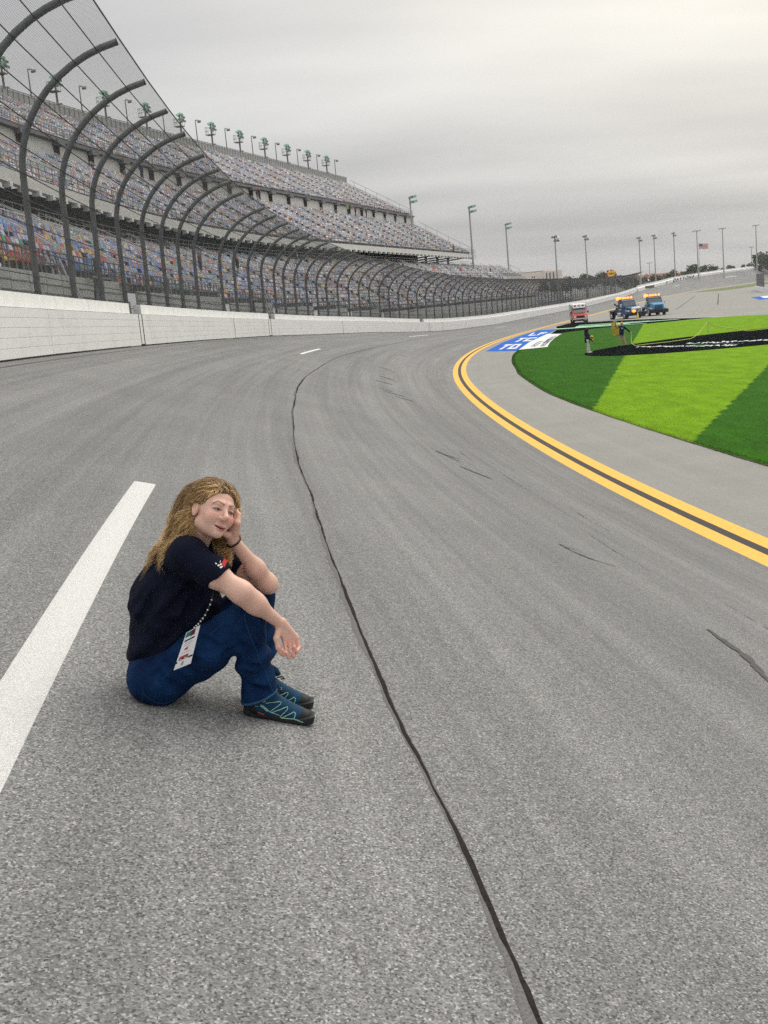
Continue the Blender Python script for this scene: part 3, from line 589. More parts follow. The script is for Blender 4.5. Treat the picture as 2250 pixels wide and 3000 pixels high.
# ================================================================== grandstand
M_CONC = mat('stand concrete', (.42, .42, .41), .9, noise=.12, nscale=.6, bump=.15); M_PANEL = mat('white stand cladding', (.6, .595, .575), .75, noise=.06, nscale=.5)
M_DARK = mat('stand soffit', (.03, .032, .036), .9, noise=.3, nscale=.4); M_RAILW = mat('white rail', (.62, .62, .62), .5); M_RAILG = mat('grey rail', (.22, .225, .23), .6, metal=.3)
M_STEP = mat('stand treads', (.17, .17, .18), .9, noise=.2, nscale=1.5); M_SEAT = mat('seat plastic', (.5, .5, .5), .5, attr='col', noise=.0); M_DOOR = mat('dark doorway', (.03, .012, .012), .9)
stand = empty('grandstand', tuple(pt(120, TW+8, 0)), 0, 'huge three tier grandstand of multicoloured seats behind the catch fence', 'grandstand')
def dl_(s): return 3.5*float(np.clip((s-40)/100, 0, 1)**2*(3-2*np.clip((s-40)/100, 0, 1)))
S0, S1 = 36, 232
RA = [(18.6-.62*k, 8.9-.42*k) for k in range(0, 13)]; RB = [(20.25+.72*k, 9.2+.4*k) for k in range(5)]
RM = [(23.35+.76*k, 13.5+.457*k) for k in range(15)]; RU = [(35.3+.78*k, 22.45+.455*k) for k in range(17)]
def front_z(s): return float(wz(s))+2.45
SEG = np.arange(S0, S1+.1, 4.0)
def steps(name, rows, depth, s_a, s_b, rise, clip=None, m=None):
    """stepped treads, each row a swept box top and riser"""
    mb = MB(); S_ = np.arange(s_a, s_b+.1, 4.0)
    for (o, z) in rows:
        b0 = len(mb.v); cnt = 0; last = None
        for s in S_:
            if clip and z < clip(s)-.1: last = None; continue
            d = dl_(s); i = len(mb.v); mb.v += [tuple(pt(s, o+d-depth/2, z-rise)), tuple(pt(s, o+d-depth/2, z)), tuple(pt(s, o+d+depth/2, z))]
            if last is not None:
                for q in (0, 1): mb.f.append((last+q, last+q+1, i+q+1, i+q)); mb.m.append(0); mb.c.append(None)
            last = i
    return rel(mb.build(name, m or M_STEP), stand)
steps('lower_terrace', RA, .64, S0, 236, .42, front_z); steps('middle_terrace', RB, .75, S0, 268, .4); steps('mid_deck_terrace', RM, .78, S0, S1, .445); steps('upper_deck_terrace', RU, .78, S0, S1, .455)
def sw(name, prof, m, s_a=S0, s_b=S1, closed=True, step=4.0):
    """sweep of (o,z) outline following the stand's own offset"""
    S_ = np.arange(s_a, s_b+.01, step); mb = MB(); n = len(prof)
    for s in S_:
        d = dl_(s)
        for o, z in prof:
            zz = z(s) if callable(z) else z; oo = o(s) if callable(o) else o+d
            mb.v.append(tuple(pt(s, oo, zz)))
    for i in range(len(S_)-1):
        for k in range(n if closed else n-1): a = i*n+k; b_ = i*n+(k+1) % n; mb.f.append((a, b_, b_+n, a+n)); mb.m.append(0); mb.c.append(None)
    if closed: mb.f.append(tuple(range(n))); mb.f.append(tuple(reversed(range((len(S_)-1)*n, len(S_)*n)))); mb.m += [0, 0]; mb.c += [None, None]
    return rel(mb.build(name, m), stand)
# walkway, concourse, decks
sw('cross_aisle', [(18.97, 8.75), (19.88, 8.75), (19.88, 8.2), (18.97, 8.2)], M_CONC, s_b=268)
sw('concourse_floor', [(23.6, 10.95), (33, 10.95), (33, 10.6), (23.6, 10.6)], M_CONC, s_b=240)
sw('concourse_wall', [(32.4, 10.95), (32.4, 16.0), (32.8, 16.0), (32.8, 10.95)], mat('concourse wall', (.2, .2, .2), .9, noise=.2, nscale=.4), s_b=224)
sw('fascia', [(22.3, 12.66), (22.3, 13.36), (22.7, 13.4), (22.7, 12.66)], M_PANEL, step=2.0)
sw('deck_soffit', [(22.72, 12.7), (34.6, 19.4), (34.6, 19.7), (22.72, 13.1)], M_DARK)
sw('band_wall', [(35.0, 19.4), (35.0, 22.1), (35.3, 22.1), (35.3, 19.4)], M_PANEL, step=2.0)
sw('band_cornice', [(34.55, 22.1), (34.55, 22.38), (35.3, 22.38), (35.3, 22.1)], M_STEP)
sw('upper_back_wall', [(48.4, 22), (48.4, 29.9), (48.6, 29.9), (48.6, 22)], M_CONC)
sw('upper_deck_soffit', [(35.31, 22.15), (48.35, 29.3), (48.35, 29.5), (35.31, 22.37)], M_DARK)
# front wall under the lowest row of seats, stepping forward as the track drops
M_SIDING = mat('front wall siding', (.46, .475, .47), .8, noise=.1, nscale=1.0)
def lowest(s):
    rr = [(o, z) for o, z in RA if z > front_z(s)-.1]; return min(rr)
mb = MB(); ribs = MB(); rpl = MB(); last = None
for s in np.arange(S0-8, 236, 2.0):
    o, z = lowest(s+1); a_ = o-.42+dl_(s+1); h_ = heading(s+1); R3 = Matrix.Rotation(h_, 3, 'Z'); zb = float(wz(s+1))-.4; zt_ = z-.02
    mb.box(pt(s+1, a_, (zb+zt_)/2), (2.02, .12, zt_-zb), R3)
    for k in range(8): ribs.box(pt(s+1, a_-.07, zb+.55+k*.3), (2.0, .03, .035), R3)
    for zz in (.35, .75): rpl.box(pt(s+1, a_-.02, zt_+zz), (2.0, .04, .04), R3)
    for dx_ in (-.75, 0, .75): rpl.box(pt(s+1+dx_, a_-.02, zt_+.38), (.05, .04, .76), R3)
rel(mb.build('front_wall', M_SIDING), stand); rel(tag(ribs.build('siding_ribs', M_RAILG), kind='stuff'), stand); rel(rpl.build('front_rail', M_RAILG), stand)
# doors in the white band
for s in np.arange(40, 231, 6.9):
    d = dl_(s); h = heading(s); rel(MB().box(pt(s, 34.96+d, 20.75), (1.15, .12, 2.3), Matrix.Rotation(h, 3, 'Z')).build('doorway', M_DOOR), stand)
    rel(MB().box(pt(s, 34.7+d, 22.0), (1.5, .7, .5), Matrix.Rotation(h, 3, 'Z')).build('door_hood', M_STEP), stand)
for s in np.arange(38, 230, 2.35):
    d = dl_(s); h = heading(s); rel(MB().box(pt(s, 22.4+d, 12.55), (.4, .45, .3), Matrix.Rotation(h, 3, 'Z')).build('soffit_lamp', M_PATCH), stand)
# rails: one tube run plus posts each
def rail(name, of, zf, h, m, s_a, s_b, dp=2.0, nr=2, r=.028, pr=.03):
    mb = MB(); S_ = np.arange(s_a, s_b+.01, 4.0)
    for k in range(nr): mb.tube([pt(s, of(s), zf(s)+h*(k+1)/nr) for s in S_], r, 4)
    for s in np.arange(s_a, s_b, dp): mb.tube([pt(s, of(s), zf(s)), pt(s, of(s), zf(s)+h)], pr, 4)
    return rel(mb.build(name, m), stand)
rail('upper_rail', lambda s: 48.3+dl_(s), lambda s: 29.85, 1.75, M_RAILG, S0, S1, 1.0, 1, .06, .035)
mbp = sw('rail_screen', [(48.36, 29.9), (48.36, 31.5), (48.4, 31.5), (48.4, 29.9)], mat('grey screen', (.36, .36, .36), .8), S0, S1)
rail('upper_front_rail', lambda s: 34.6+dl_(s), lambda s: 22.38, .95, M_RAILG, S0, S1, 1.4, 3)
rail('deck_front_rail', lambda s: 22.45+dl_(s), lambda s: 13.38, 1.0, M_RAILG, S0, S1, 1.2, 3)
rail('concourse_rail', lambda s: 23.65+dl_(s), lambda s: 11.0, 1.1, M_RAILW, S0, 236, 1.4, 3)
rail('aisle_rail', lambda s: 19.0+dl_(s), lambda s: 8.8, 1.05, M_RAILW, S0, 268, 1.3, 4)
rail('aisle_back_rail', lambda s: 19.85+dl_(s), lambda s: 8.8, .95, M_RAILW, S0, 190, 1.6, 3)
# ---- seats
PAL = np.array([(.055, .13, .42), (.16, .3, .55), (.42, .045, .035), (.55, .38, .08), (.04, .26, .17), (.40, .39, .49), (.53, .52, .62), (.2, .19, .31), (.40, .15, .06), (.09, .09, .15)])
PW = np.array([.16, .12, .13, .09, .06, .13, .1, .1, .05, .06]); PW /= PW.sum()
def seat_geo(w=.40):
    mb = MB(); mb.box((0, .0, .34), (w, .34, .05)); R_ = Matrix.Rotation(rad(-16), 3, 'X'); mb.box((0, .19, .50), (w, .05, .3), R_); return np.array(mb.v), np.array(mb.f)
SVt, SFt = seat_geo()
seat_rows = []
for rows, sa, sb, kind in ((RA, S0, 236, 'A'), (RB, S0, 262, 'B'), (RM, S0, S1, 'M'), (RU, S0, S1, 'U')):
    for (o, z) in rows:
        s = np.arange(sa, sb, .5)
        keep = np.abs(((s+(3.4 if kind in 'AB' else 0)) % 8.5)-4.2) > .65
        s = s[keep]
        if kind == 'A': s = s[z > np.array([front_z(x) for x in s])-.1]
        d = np.array([dl_(x) for x in s]) if len(s) else np.zeros(0)
        seat_rows.append(np.stack([s, np.full(len(s), o)+d, np.full(len(s), z), np.full(len(s), {'A': 0, 'B': 1, 'M': 2, 'U': 3}[kind])], 1))
ST = np.concatenate(seat_rows)
sx, sy = pts(ST[:, 0], ST[:, 1]); p_, t_ = path(ST[:, 0]); hd = np.arctan2(t_[1], t_[0])
dist = np.sqrt(sx**2+sy**2+(ST[:, 2]-EYE)**2)
# colours come in small clusters
ci = RS.choice(len(PAL), len(ST), p=PW); cl_ = RS.choice(len(PAL), 60000, p=PW)
key = ((ST[:, 0]/1.4).astype(int)*977+(ST[:, 2]*1.3).astype(int)*131) % 60000; ci = np.where(RS.rand(len(ST)) < .45, cl_[key], ci)
cols = PAL[ci]
nearA = (ST[:, 3] == 0) & (ST[:, 0] < 100)
gt = cols.mean(1, keepdims=True); sat = np.where(nearA, 1.0, np.interp(ST[:, 0], [60, 130, 200], [.62, .48, .32]))[:, None]  # saturation drops along the stand: fading with distance put into the seat colours
ang = np.degrees(np.arctan2(sx, sy)); vis = ang > -19.2
order = np.where(vis & (ST[:, 3] <= 0))[0]; order = order[np.argsort(dist[order])]
ind = order[:280]; rest = np.ones(len(ST), bool); rest[ind] = False
me_c = []
for k in range(len(PAL)):
    mb = MB(); mb.v = [tuple(v) for v in SVt]; mb.f = [tuple(f) for f in SFt]; mb.m = [0]*len(mb.f); mb.c = [None]*len(mb.f)
    me_c.append(mb.mesh('seat', mat('seat plastic %d' % k, tuple(np.clip(PAL[k]*1.1, 0, 1)), .45)))
for i in ind:
    o = link('seat', me_c[ci[i]]); o.parent = stand; o.matrix_parent_inverse = Matrix.Translation(stand.location).inverted()
    o.location = (sx[i], sy[i], ST[i, 2]); o.rotation_euler = (0, 0, hd[i])
R_i = np.where(rest)[0]
col2 = np.clip(gt+(cols-gt)*sat, .01, 1)[R_i]*(.8+.35*RS.rand(len(R_i), 1)); pan2 = col2*.55+np.array((.52, .52, .54))*.45; cf = np.stack([pan2]*6+[col2]*6, 1).reshape(-1, 3)  # pans mixed paler than backs, the skylight they catch put into their colour
cs, sn = np.cos(hd[R_i]), np.sin(hd[R_i]); vx = SVt[None, :, 0]*cs[:, None]-SVt[None, :, 1]*sn[:, None]+sx[R_i, None]; vy = SVt[None, :, 0]*sn[:, None]+SVt[None, :, 1]*cs[:, None]+sy[R_i, None]; vz = SVt[None, :, 2]+ST[R_i, 2][:, None]
V = np.stack([vx, vy, vz], -1).reshape(-1, 3); nv = len(SVt)
F = (SFt[None]+np.arange(len(R_i))[:, None, None]*nv).reshape(-1, 4); keepf = np.tile(np.array([0, 1, 1, 1, 1, 1]*2, bool), len(R_i)); 
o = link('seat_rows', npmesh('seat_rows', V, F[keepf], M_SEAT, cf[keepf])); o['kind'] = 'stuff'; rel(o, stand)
# aisle stair rails going up each tier
mb = MB()
for rows, off_, sa, sb in ((RA, 3.4, S0, 236), (RB, 3.4, S0, 262), (RM, 0, S0, S1), (RU, 0, S0, S1)):
    for s in np.arange(4.2-off_, 270, 8.5):
        if s < sa or s > sb-1: continue
        rr = [(o, z) for o, z in rows if rows is not RA or z > front_z(s)-.1]
        if len(rr) < 3: continue
        rr = sorted(rr); a, b_ = rr[0], rr[-1]; d = dl_(s); n_ = 6
        for ds in (-.5, .5):
            mb.tube([pt(s+ds, a[0]+d, a[1]+.95), pt(s+ds, b_[0]+d, b_[1]+.95)], .035, 4); 
            for k in range(n_): f = k/(n_-1); p0 = pt(s+ds, a[0]+(b_[0]-a[0])*f+d, a[1]+(b_[1]-a[1])*f); mb.tube([p0, p0+Vector((0, 0, .95))], .025, 4)
rel(tag(mb.build('aisle_stair_rails', M_RAILW), kind='stuff'), stand)
# end frames of the stand: stepped end walls
def endwall(rows, zlow, s, m, name):
    rows = sorted(rows); d = dl_(s); outl = [(rows[0][0]-.4+d, zlow)]
    for o, z in rows: outl += [(o-.39+d, z), (o+.39+d, z)]
    outl.append((rows[-1][0]+.4+d, zlow)); mb = MB(); mb.add([pt(s, o, z) for o, z in outl]+[pt(s+.25, o, z) for o, z in outl], [tuple(range(len(outl))), tuple(reversed(range(len(outl), 2*len(outl))))]+[(i, (i+1) % len(outl), len(outl)+(i+1) % len(outl), len(outl)+i) for i in range(len(outl))])
    rel(mb.build(name, m), stand)
endwall(RU, 20.3, S1+.1, M_PANEL, 'upper_end_wall')
mb = MB()
for rows, s, hh_ in ((RU, S1+.4, 1.3), (RM, S1+.4, 1.3), (RB, 268, 1.2)):
    rr = sorted(rows); d = dl_(s); mb.tube([pt(s, rr[0][0]+d, rr[0][1]+hh_), pt(s, rr[-1][0]+d, rr[-1][1]+hh_)], .04, 4)
    for o, z in rr[::3]: mb.tube([pt(s, o+d, z), pt(s, o+d, z+hh_)], .04, 4)
rel(mb.build('end_rails', M_RAILG), stand)
# columns under the mid deck
for s in np.arange(40, 230, 8.5):
    d = dl_(s); rel(MB().tube([pt(s, 27+d, 10.95), pt(s, 27+d, 15.6)], .25, 6).build('column', M_CONC), stand)
    a, b_ = pt(s, 23+d, 12.75), pt(s, 32+d, 12.4); rel(MB().tube([a, b_], .16, 4).build('deck_beam', M_DARK), stand)
# ---- low stand continuing past the main block
stand2 = empty('low_grandstand', tuple(pt(285, TW+8, 0)), 0, 'low end grandstand of grey seats dropping away past the main stand', 'grandstand')
mb = MB(); cc = []
sw2 = MB()
for s in np.arange(236, 330, 3.0): sw2.box(pt(s+1.5, 16.0, .6), (3.02, .15, 2.2), Matrix.Rotation(heading(s+1.5), 3, 'Z'))
rel(sw2.build('front_wall', M_SIDING), stand2)
S_ = np.arange(237, 333, 4.0)
for k in range(13):
    o = 15.9+.8*k; z = 3.0+.42*k-.9
    smax = 237+(12-k)*5.5+22; smin = 237
    ss = [s for s in S_ if s <= smax]
    b0 = len(mb.v)
    for s in ss:
        mb.v += [tuple(pt(s, o-.4+2.4, z-.42)), tuple(pt(s, o-.4+2.4, z)), tuple(pt(s, o+.4+2.4, z))]
    for i in range(len(ss)-1):
        for q in (0, 1): a = b0+i*3+q; mb.f.append((a, a+1, a+4, a+3)); mb.m.append(0); mb.c.append(None)
rel(mb.build('terrace', M_STEP), stand2)
vs2, fs2, cs2, b0 = [], [], [], 0
for k in range(13):
    o = 15.9+.8*k+2.4; z = 3.0+.42*k-.9; smax = 237+(12-k)*5.5+20
    for s in np.arange(237.5, smax, .55):
        if abs(s % 9-4) < .6: continue
        p0 = pt(s, o, z); h = heading(s); c_, s_ = math.cos(h), math.sin(h)
        vs2.append(np.stack([SVt[:, 0]*c_-SVt[:, 1]*s_+p0.x, SVt[:, 0]*s_+SVt[:, 1]*c_+p0.y, SVt[:, 2]+p0.z], 1)); fs2.append(SFt+b0); b0 += nv
        cc_ = np.array((.4, .4, .46))*(.5+.8*RS.rand()); cs2 += [cc_]*12
o = link('seat_rows', npmesh('seat_rows', np.concatenate(vs2), np.concatenate(fs2), M_SEAT, np.array(cs2))); o['kind'] = 'stuff'; rel(o, stand2)
mb = MB()
mb.tube([pt(237, 28.4, 8.3), pt(325, 19, 3.4)], .08, 4); mb.tube([pt(237, 23, 6.2), pt(310, 18.2, 3.0)], .06, 4)
for f in np.linspace(0, 1, 30): p0 = pt(237, 28.4, 8.3).lerp(pt(325, 19, 3.4), f); mb.tube([p0, p0-Vector((0, 0, 1.1))], .05, 4)
rel(mb.build('end_rails', M_RAILG), stand2)
# ================================================================== implicit-surface helpers for bodies and cloth
def nets(fn, lo, hi, h):
    lo = np.asarray(lo, np.float32); n = np.ceil((np.asarray(hi)-lo)/h).astype(int)+1
    ax = [lo[i]+h*np.arange(n[i], dtype=np.float32) for i in range(3)]
    D = np.empty(tuple(n), np.float32); step = max(1, int(600000//(n[1]*n[2])))
    for i in range(0, n[0], step):
        X, Y, Z = np.meshgrid(ax[0][i:i+step], ax[1], ax[2], indexing='ij'); D[i:i+step] = fn(np.stack([X, Y, Z], -1))
    ins = D < 0; cn = np.zeros(tuple(n-1), np.int8); CO = [(a, b_, c) for a in (0, 1) for b_ in (0, 1) for c in (0, 1)]
    for a, b_, c in CO: cn += ins[a:n[0]-1+a, b_:n[1]-1+b_, c:n[2]-1+c]
    act = (cn > 0) & (cn < 8); cells = np.argwhere(act); idx = np.full(act.shape, -1, np.int64); idx[act] = np.arange(len(cells))
    acc = np.zeros((len(cells), 3), np.float32); w = np.zeros(len(cells), np.float32)
    for a in CO:
        for k in range(3):
            if a[k]: continue
            b_ = list(a); b_[k] = 1; ca = cells+np.array(a); cb = cells+np.array(b_)
            da = D[ca[:, 0], ca[:, 1], ca[:, 2]]; db = D[cb[:, 0], cb[:, 1], cb[:, 2]]; m = (da < 0) != (db < 0)
            t = da[m]/(da[m]-db[m]); q = np.tile(np.array(a, np.float32), (m.sum(), 1)); q[:, k] = t; acc[m] += q; w[m] += 1
    V = lo+h*(cells+acc/w[:, None]); Fs = []
    for k in range(3):
        u, v = [(1, 2), (2, 0), (0, 1)][k]; s0 = [slice(None)]*3; s1 = [slice(None)]*3; s0[k] = slice(0, n[k]-1); s1[k] = slice(1, n[k])
        A = ins[tuple(s0)]; ch = A != ins[tuple(s1)]; e = np.argwhere(ch); ok = (e[:, u] > 0) & (e[:, v] > 0) & (e[:, u] < n[u]-1) & (e[:, v] < n[v]-1); e = e[ok]
        fl = A[e[:, 0], e[:, 1], e[:, 2]]
        def cell(du, dv):
            c = e.copy(); c[:, u] -= du; c[:, v] -= dv; return idx[c[:, 0], c[:, 1], c[:, 2]]
        q = np.stack([cell(1, 1), cell(0, 1), cell(0, 0), cell(1, 0)], 1); q[~fl] = q[~fl][:, ::-1]; Fs.append(q)
    F = np.concatenate(Fs); F = F[(F >= 0).all(1)]
    return V, F
f32 = np.float32
def rc(P, a, b, ra, rb, sc=None):
    """tapered capsule; sc stretches space (x,y,z) so the section can be oval"""
    a = np.array(a, f32); b = np.array(b, f32)
    if sc is not None:
        sc = np.array(sc, f32); P = P/sc; a = a/sc; b = b/sc
    ba = b-a; t = np.clip(((P-a)@ba)/max(float(ba@ba), 1e-9), 0, 1)
    d = P-(a+t[..., None]*ba); r = np.sqrt((d*d).sum(-1))-(ra+t*(rb-ra))
    return r if sc is None else r*float(sc.min())
def el(P, c, r, R=None):
    q = P-np.array(c, f32)
    if R is not None: q = q@np.array(R, f32)
    r = np.array(r, f32); k0 = np.sqrt(((q/r)**2).sum(-1)); k1 = np.sqrt(((q/(r*r))**2).sum(-1)); return k0*(k0-1)/np.maximum(k1, 1e-6)
def smin(a, b, k):
    h = np.maximum(k-np.abs(a-b), 0)/k; return np.minimum(a, b)-h*h*k*.25
def smax(a, b, k): return -smin(-a, -b, k)
def su(k, *ds):
    r = ds[0]
    for d in ds[1:]: r = smin(r, d, k)
    return r
def chain(P, pts_, rs, k=.02, sc=None):
    r = None
    for i in range(len(pts_)-1):
        d = rc(P, pts_[i], pts_[i+1], rs[i], rs[i+1], sc); r = d if r is None else smin(r, d, k)
    return r
def skin_mesh(name, VF, mats, cols=None, smooth=True, mi=None):
    V, F = VF; return npmesh(name, V, F, mats, cols, smooth, mi)
# ================================================================== lights and masts
M_MAST = mat('mast steel', (.21, .205, .2), .6, metal=.3, noise=.15, nscale=.5); M_MAST2 = mat('pale mast', (.36, .365, .36), .6, metal=.2); M_LAMPG = mat('green lamp glass', (.3, .55, .42), .35); M_LAMPH = mat('lamp housing', (.22, .3, .27), .5); M_GREYH = mat('grey lamp housing', (.2, .2, .2), .5)
def mast(s):
    b0 = pt(s, 48.5+dl_(s), 29.6); h = heading(s); t = empty('light_mast', tuple(b0), h)
    MB().tube([(0, 0, 0), (0, 0, 5.1)], [.17, .11], 6).build('pole', M_MAST, t)
    p = MB(); p.bx(-.9, .15, -.6, .6, 3.35, 3.45)
    for x, y in ((-.9, -.6), (-.9, .6), (-.5, -.6), (-.5, .6), (.1, -.6), (.1, .6)): p.tube([(x, y, 3.4), (x, y, 4.5)], .025, 4)
    for z in (3.95, 4.5): p.tube([(.1, -.6, z), (-.9, -.6, z), (-.9, .6, z), (.1, .6, z)], .025, 4)
    p.build('basket', M_MAST, t)
    for k, (x, z, y) in enumerate(((.05, 5.2, -.3), (.5, 4.85, -.35), (.1, 4.55, -.3), (.6, 4.3, -.35), (-.3, 5.0, .1), (-.1, 4.2, -.2), (.35, 5.25, .1), (.3, 4.45, .15))):
        l = MB(); R_ = Matrix.Rotation(rad(35+10*(k % 3)), 3, 'X'); l.box((x, y, z), (.75, .42, .26), R_, taper=.7); o = l.build('lamp_head', M_LAMPH if k % 2 else M_LAMPG, t)
    a = MB(); a.tube([(0, 0, 2.1), (.5, -.1, 2.15)], .05, 4); a.box((.6, -.1, 2.1), (.32, .25, .2)); a.build('side_bracket', M_MAST, t)
    if int(s) % 2: MB().box((.3, -.1, .95), (.35, .3, .28)).build('speaker', M_PATCH, t)
    return t
ms = list(np.arange(107.4, 229, 10.3)); ordw = ['first', 'second', 'third', 'fourth', 'fifth', 'sixth', 'seventh', 'eighth', 'ninth', 'tenth', 'eleventh', 'twelfth', 'thirteenth']
for i, s in enumerate(ms): tag(mast(s), 'mast with basket and green lamp cluster atop the stand, %s from the left' % ordw[i], 'light mast', 'green lamp masts along the top of the grandstand')
def thin(s):
    b0 = pt(s, 48.5+dl_(s), 29.6); t = empty('thin_light_pole', tuple(b0), heading(s))
    MB().tube([(0, 0, 0), (0, 0, 5.0)], [.1, .07], 5).build('pole', M_MAST, t); a = MB(); a.tube([(0, 0, 4.95), (.55, -.2, 5.0)], .06, 4); a.build('arm', M_MAST, t)
    MB().box((.75, -.25, 4.85), (.22, .5, .3), Matrix.Rotation(rad(35), 3, 'Y')).build('lamp_head', M_GREYH, t); MB().box((.35, -.1, 5.05), (.4, .25, .12)).build('visor', M_PATCH, t); return t
for i, s in enumerate(np.arange(112.5, 226, 10.3)): tag(thin(s), 'thin grey lamp pole atop the stand between masts, %s from the left' % ordw[i], 'light pole', 'thin lamp poles along the top of the grandstand')
def far_pole(x, y, z0, z1, r, kind, label):
    t = empty('light_pole', (x, y, z0), math.atan2(-x, y)); h = z1-z0
    MB().tube([(0, 0, 0), (0, 0, h)], [r*.95, r*.6], 8).build('pole', M_MAST2, t)
    if kind == 'green':
        for k, (dx, dz) in enumerate(((.2, 0), (.9, .1), (.3, -.9), (1.0, -.8))): MB().box((dx, -.2, h+dz), (.9, .5, .4), Matrix.Rotation(rad(-15), 3, 'Y')).build('lamp_head', M_LAMPG if k % 2 else M_LAMPH, t)
    elif kind == 'cluster':
        for k, (dx, dz) in enumerate(((-.5, 0), (.3, .15), (.9, -.25), (.1, -1.0), (.8, -1.1))): MB().lathe([(.15, -.3), (.55, -.25), (.5, .1), (.2, .35), (.02, .4)], (dx, -.3, h+dz), 8).build('lamp_head', M_GREYH if k != 2 else M_PATCH, t)
    else:
        for k in range(4): MB().box((-1.5+k, -.2, h+.2*(k % 2)), (.8, .6, .45)).build('lamp_head', M_GREYH, t)
    return tag(t, label, 'light pole', 'tall light poles beyond the track')
FP = [(55.85, 330, 0, 20.0, .28, 'cluster', 'tall light pole in front of the pink building'), (78.2, 400, 0, 22.6, .3, 'cluster', 'tall light pole left of the red and yellow sign'), (106.55, 440, 0, 22.0, .3, 'cluster', 'tall light pole right of the red and yellow sign, before the red roofed hotel'),
      (122.45, 480, 0, 24.0, .3, 'cluster', 'tall light pole above the middle of the red roofed hotel'), (141.6, 520, 2, 25.9, .32, 'cluster', 'tall light pole at the right end of the red roofed hotel'), (166.7, 570, 3, 28.0, .34, 'flat', 'tall light pole standing just left of the flag'),
      (195.2, 620, 4, 30.1, .38, 'flat', 'tall light pole right of the flag above the far wall'), (233.9, 680, 5, 32.6, .42, 'flat', 'tallest light pole at the far right above the turn'), (225, 900, 0, 20.7, .4, 'flat', 'short distant lamp pole behind the hotel roof'), (305.6, 900, 0, 25.6, .4, 'flat', 'short distant lamp pole near the right edge by the trees'),
      (10.6, 226, 19, 25.0, .2, 'green', 'short lamp pole with green heads at the end of the upper deck'), (22.15, 228, 0, 22.3, .24, 'green', 'lamp pole with green heads beside the end of the middle deck'), (34.45, 270, 0, 21.0, .24, 'green', 'lamp pole with green heads behind the low end stand')]
for a in FP: far_pole(*a)
# ---- flag
t = empty('flag_pole', (164.8, 561, 3), 0, 'flagpole beyond the far wall flying the striped flag', 'flagpole'); MB().tube([(0, 0, 0), (0, 0, 18.8)], [.14, .08], 6).build('pole', M_MAST2, t); MB().lathe([(0, 0), (.18, .1), (.0, .3)], (0, 0, 18.8), 6).build('finial', M_YEL, t)
M_FR = mat('flag red', (.5, .05, .06), .8); M_FW = mat('flag white', (.7, .69, .7), .8); M_FB = mat('flag blue', (.03, .04, .14), .8)
fl = empty('flag', (164.95, 560.9, 19.0), 0, 'stars and stripes flag streaming to the right from its pole', 'flag')
def fpt(u, v): return (u*4.5, .25*math.sin(u*7)*u, 2.45*v-.35*u*u+.12*math.sin(u*9))
for k in range(13):
    mb = MB(); n_ = 12
    for i in range(n_+1):
        for dv_ in (0, 1): x, y, z = fpt(i/n_, (k+dv_)/13); mb.v += [(x, y, z), (x, y+.03, z)]
    for i in range(n_): a = 4*i; mb.f += [(a, a+4, a+6, a+2), (a+1, a+3, a+7, a+5)]; mb.m += [0, 0]; mb.c += [None, None]
    mb.build('stripe', M_FR if k % 2 == 0 else M_FW, fl)
mb = MB()
for i in range(7):
    for v in (6/13, 1.0): x, y, z = fpt(i/6*.4, v); mb.v += [(x, y-.03, z), (x, y+.05, z)]
for i in range(6): a = 4*i; mb.f += [(a, a+4, a+6, a+2), (a+1, a+3, a+7, a+5)]; mb.m += [0, 0]; mb.c += [None, None]
mb.build('canton', M_FB, fl)
mb = MB()
for r_i in range(5):
    for c_i in range(6 if r_i % 2 == 0 else 5): x, y, z = fpt((.04+.064*c_i+(.032 if r_i % 2 else 0)), .53+.1*r_i); mb.box((x, y-.05, z), (.1, .03, .09))
mb.build('stars', M_FW, fl)
# ---- distant buildings
M_PINKW = mat('pale pink render', (.74, .65, .6), .9, noise=.08, nscale=.05); M_BWIN = mat('dark windows', (.12, .12, .14), .4); M_ROOF = mat('red tiled roof', (.34, .17, .13), .9, noise=.2, nscale=.2); M_CREAM = mat('hotel wall', (.42, .33, .29), .9, noise=.2, nscale=.1)
t = empty('pink_tower_block', (107.5, 704, 0), 0, 'pale pink slab block rising beyond the end of the stands', 'building')
MB().bx(-13.6, 3, -3, 12, -1, 18.1).build('wall', M_PINKW, t); MB().bx(3.0, 14, -4, 10, -1, 17.9).build('wing', M_PINKW, t); MB().bx(4.5, 9, 0, 6, 17.9, 19.2).build('plant_room', M_PINKW, t)
for x in (4.2, 6.3, 8.4, 10.5): MB().bx(x, x+.8, -4.15, -4.0, 3, 16.9).build('window_strip', M_BWIN, t)
for x in (-4.4, -3.2):
    for z in (15.2, 13.4, 11.6): MB().bx(x, x+.7, -3.12, -3.0, z-.5, z+.4).build('window', M_BWIN, t)
MB().bx(-13.7, 3.1, -3.1, 12, 18.1, 18.5).build('parapet', M_CREAM, t)
t = empty('red_roofed_hotel', (215, 855, 0), 0, 'long hotel with red tiled roof and little turrets behind the turn', 'building')
MB().bx(-19, 20, -4, 6, -1, 9.3).build('wall', M_CREAM, t)
MB().prism([(-5, 9.3), (7, 9.3), (1, 11.9)], 40, 'X', (.5, 0, 0)).build('roof', M_ROOF, t)
for x, z in ((-11.7, 11.2), (-4.7, 11), (15.2, 12.0)):
    MB().bx(x-1.5, x+1.5, -5.5, -2.5, 8, z).build('turret', M_CREAM, t); MB().add([(x-1.9, -5.9, z), (x+1.9, -5.9, z), (x+1.9, -2.1, z), (x-1.9, -2.1, z), (x, -4, z+1.7)], [(0, 1, 4), (1, 2, 4), (2, 3, 4), (3, 0, 4), (3, 2, 1, 0)]).build('turret_roof', M_ROOF, t)
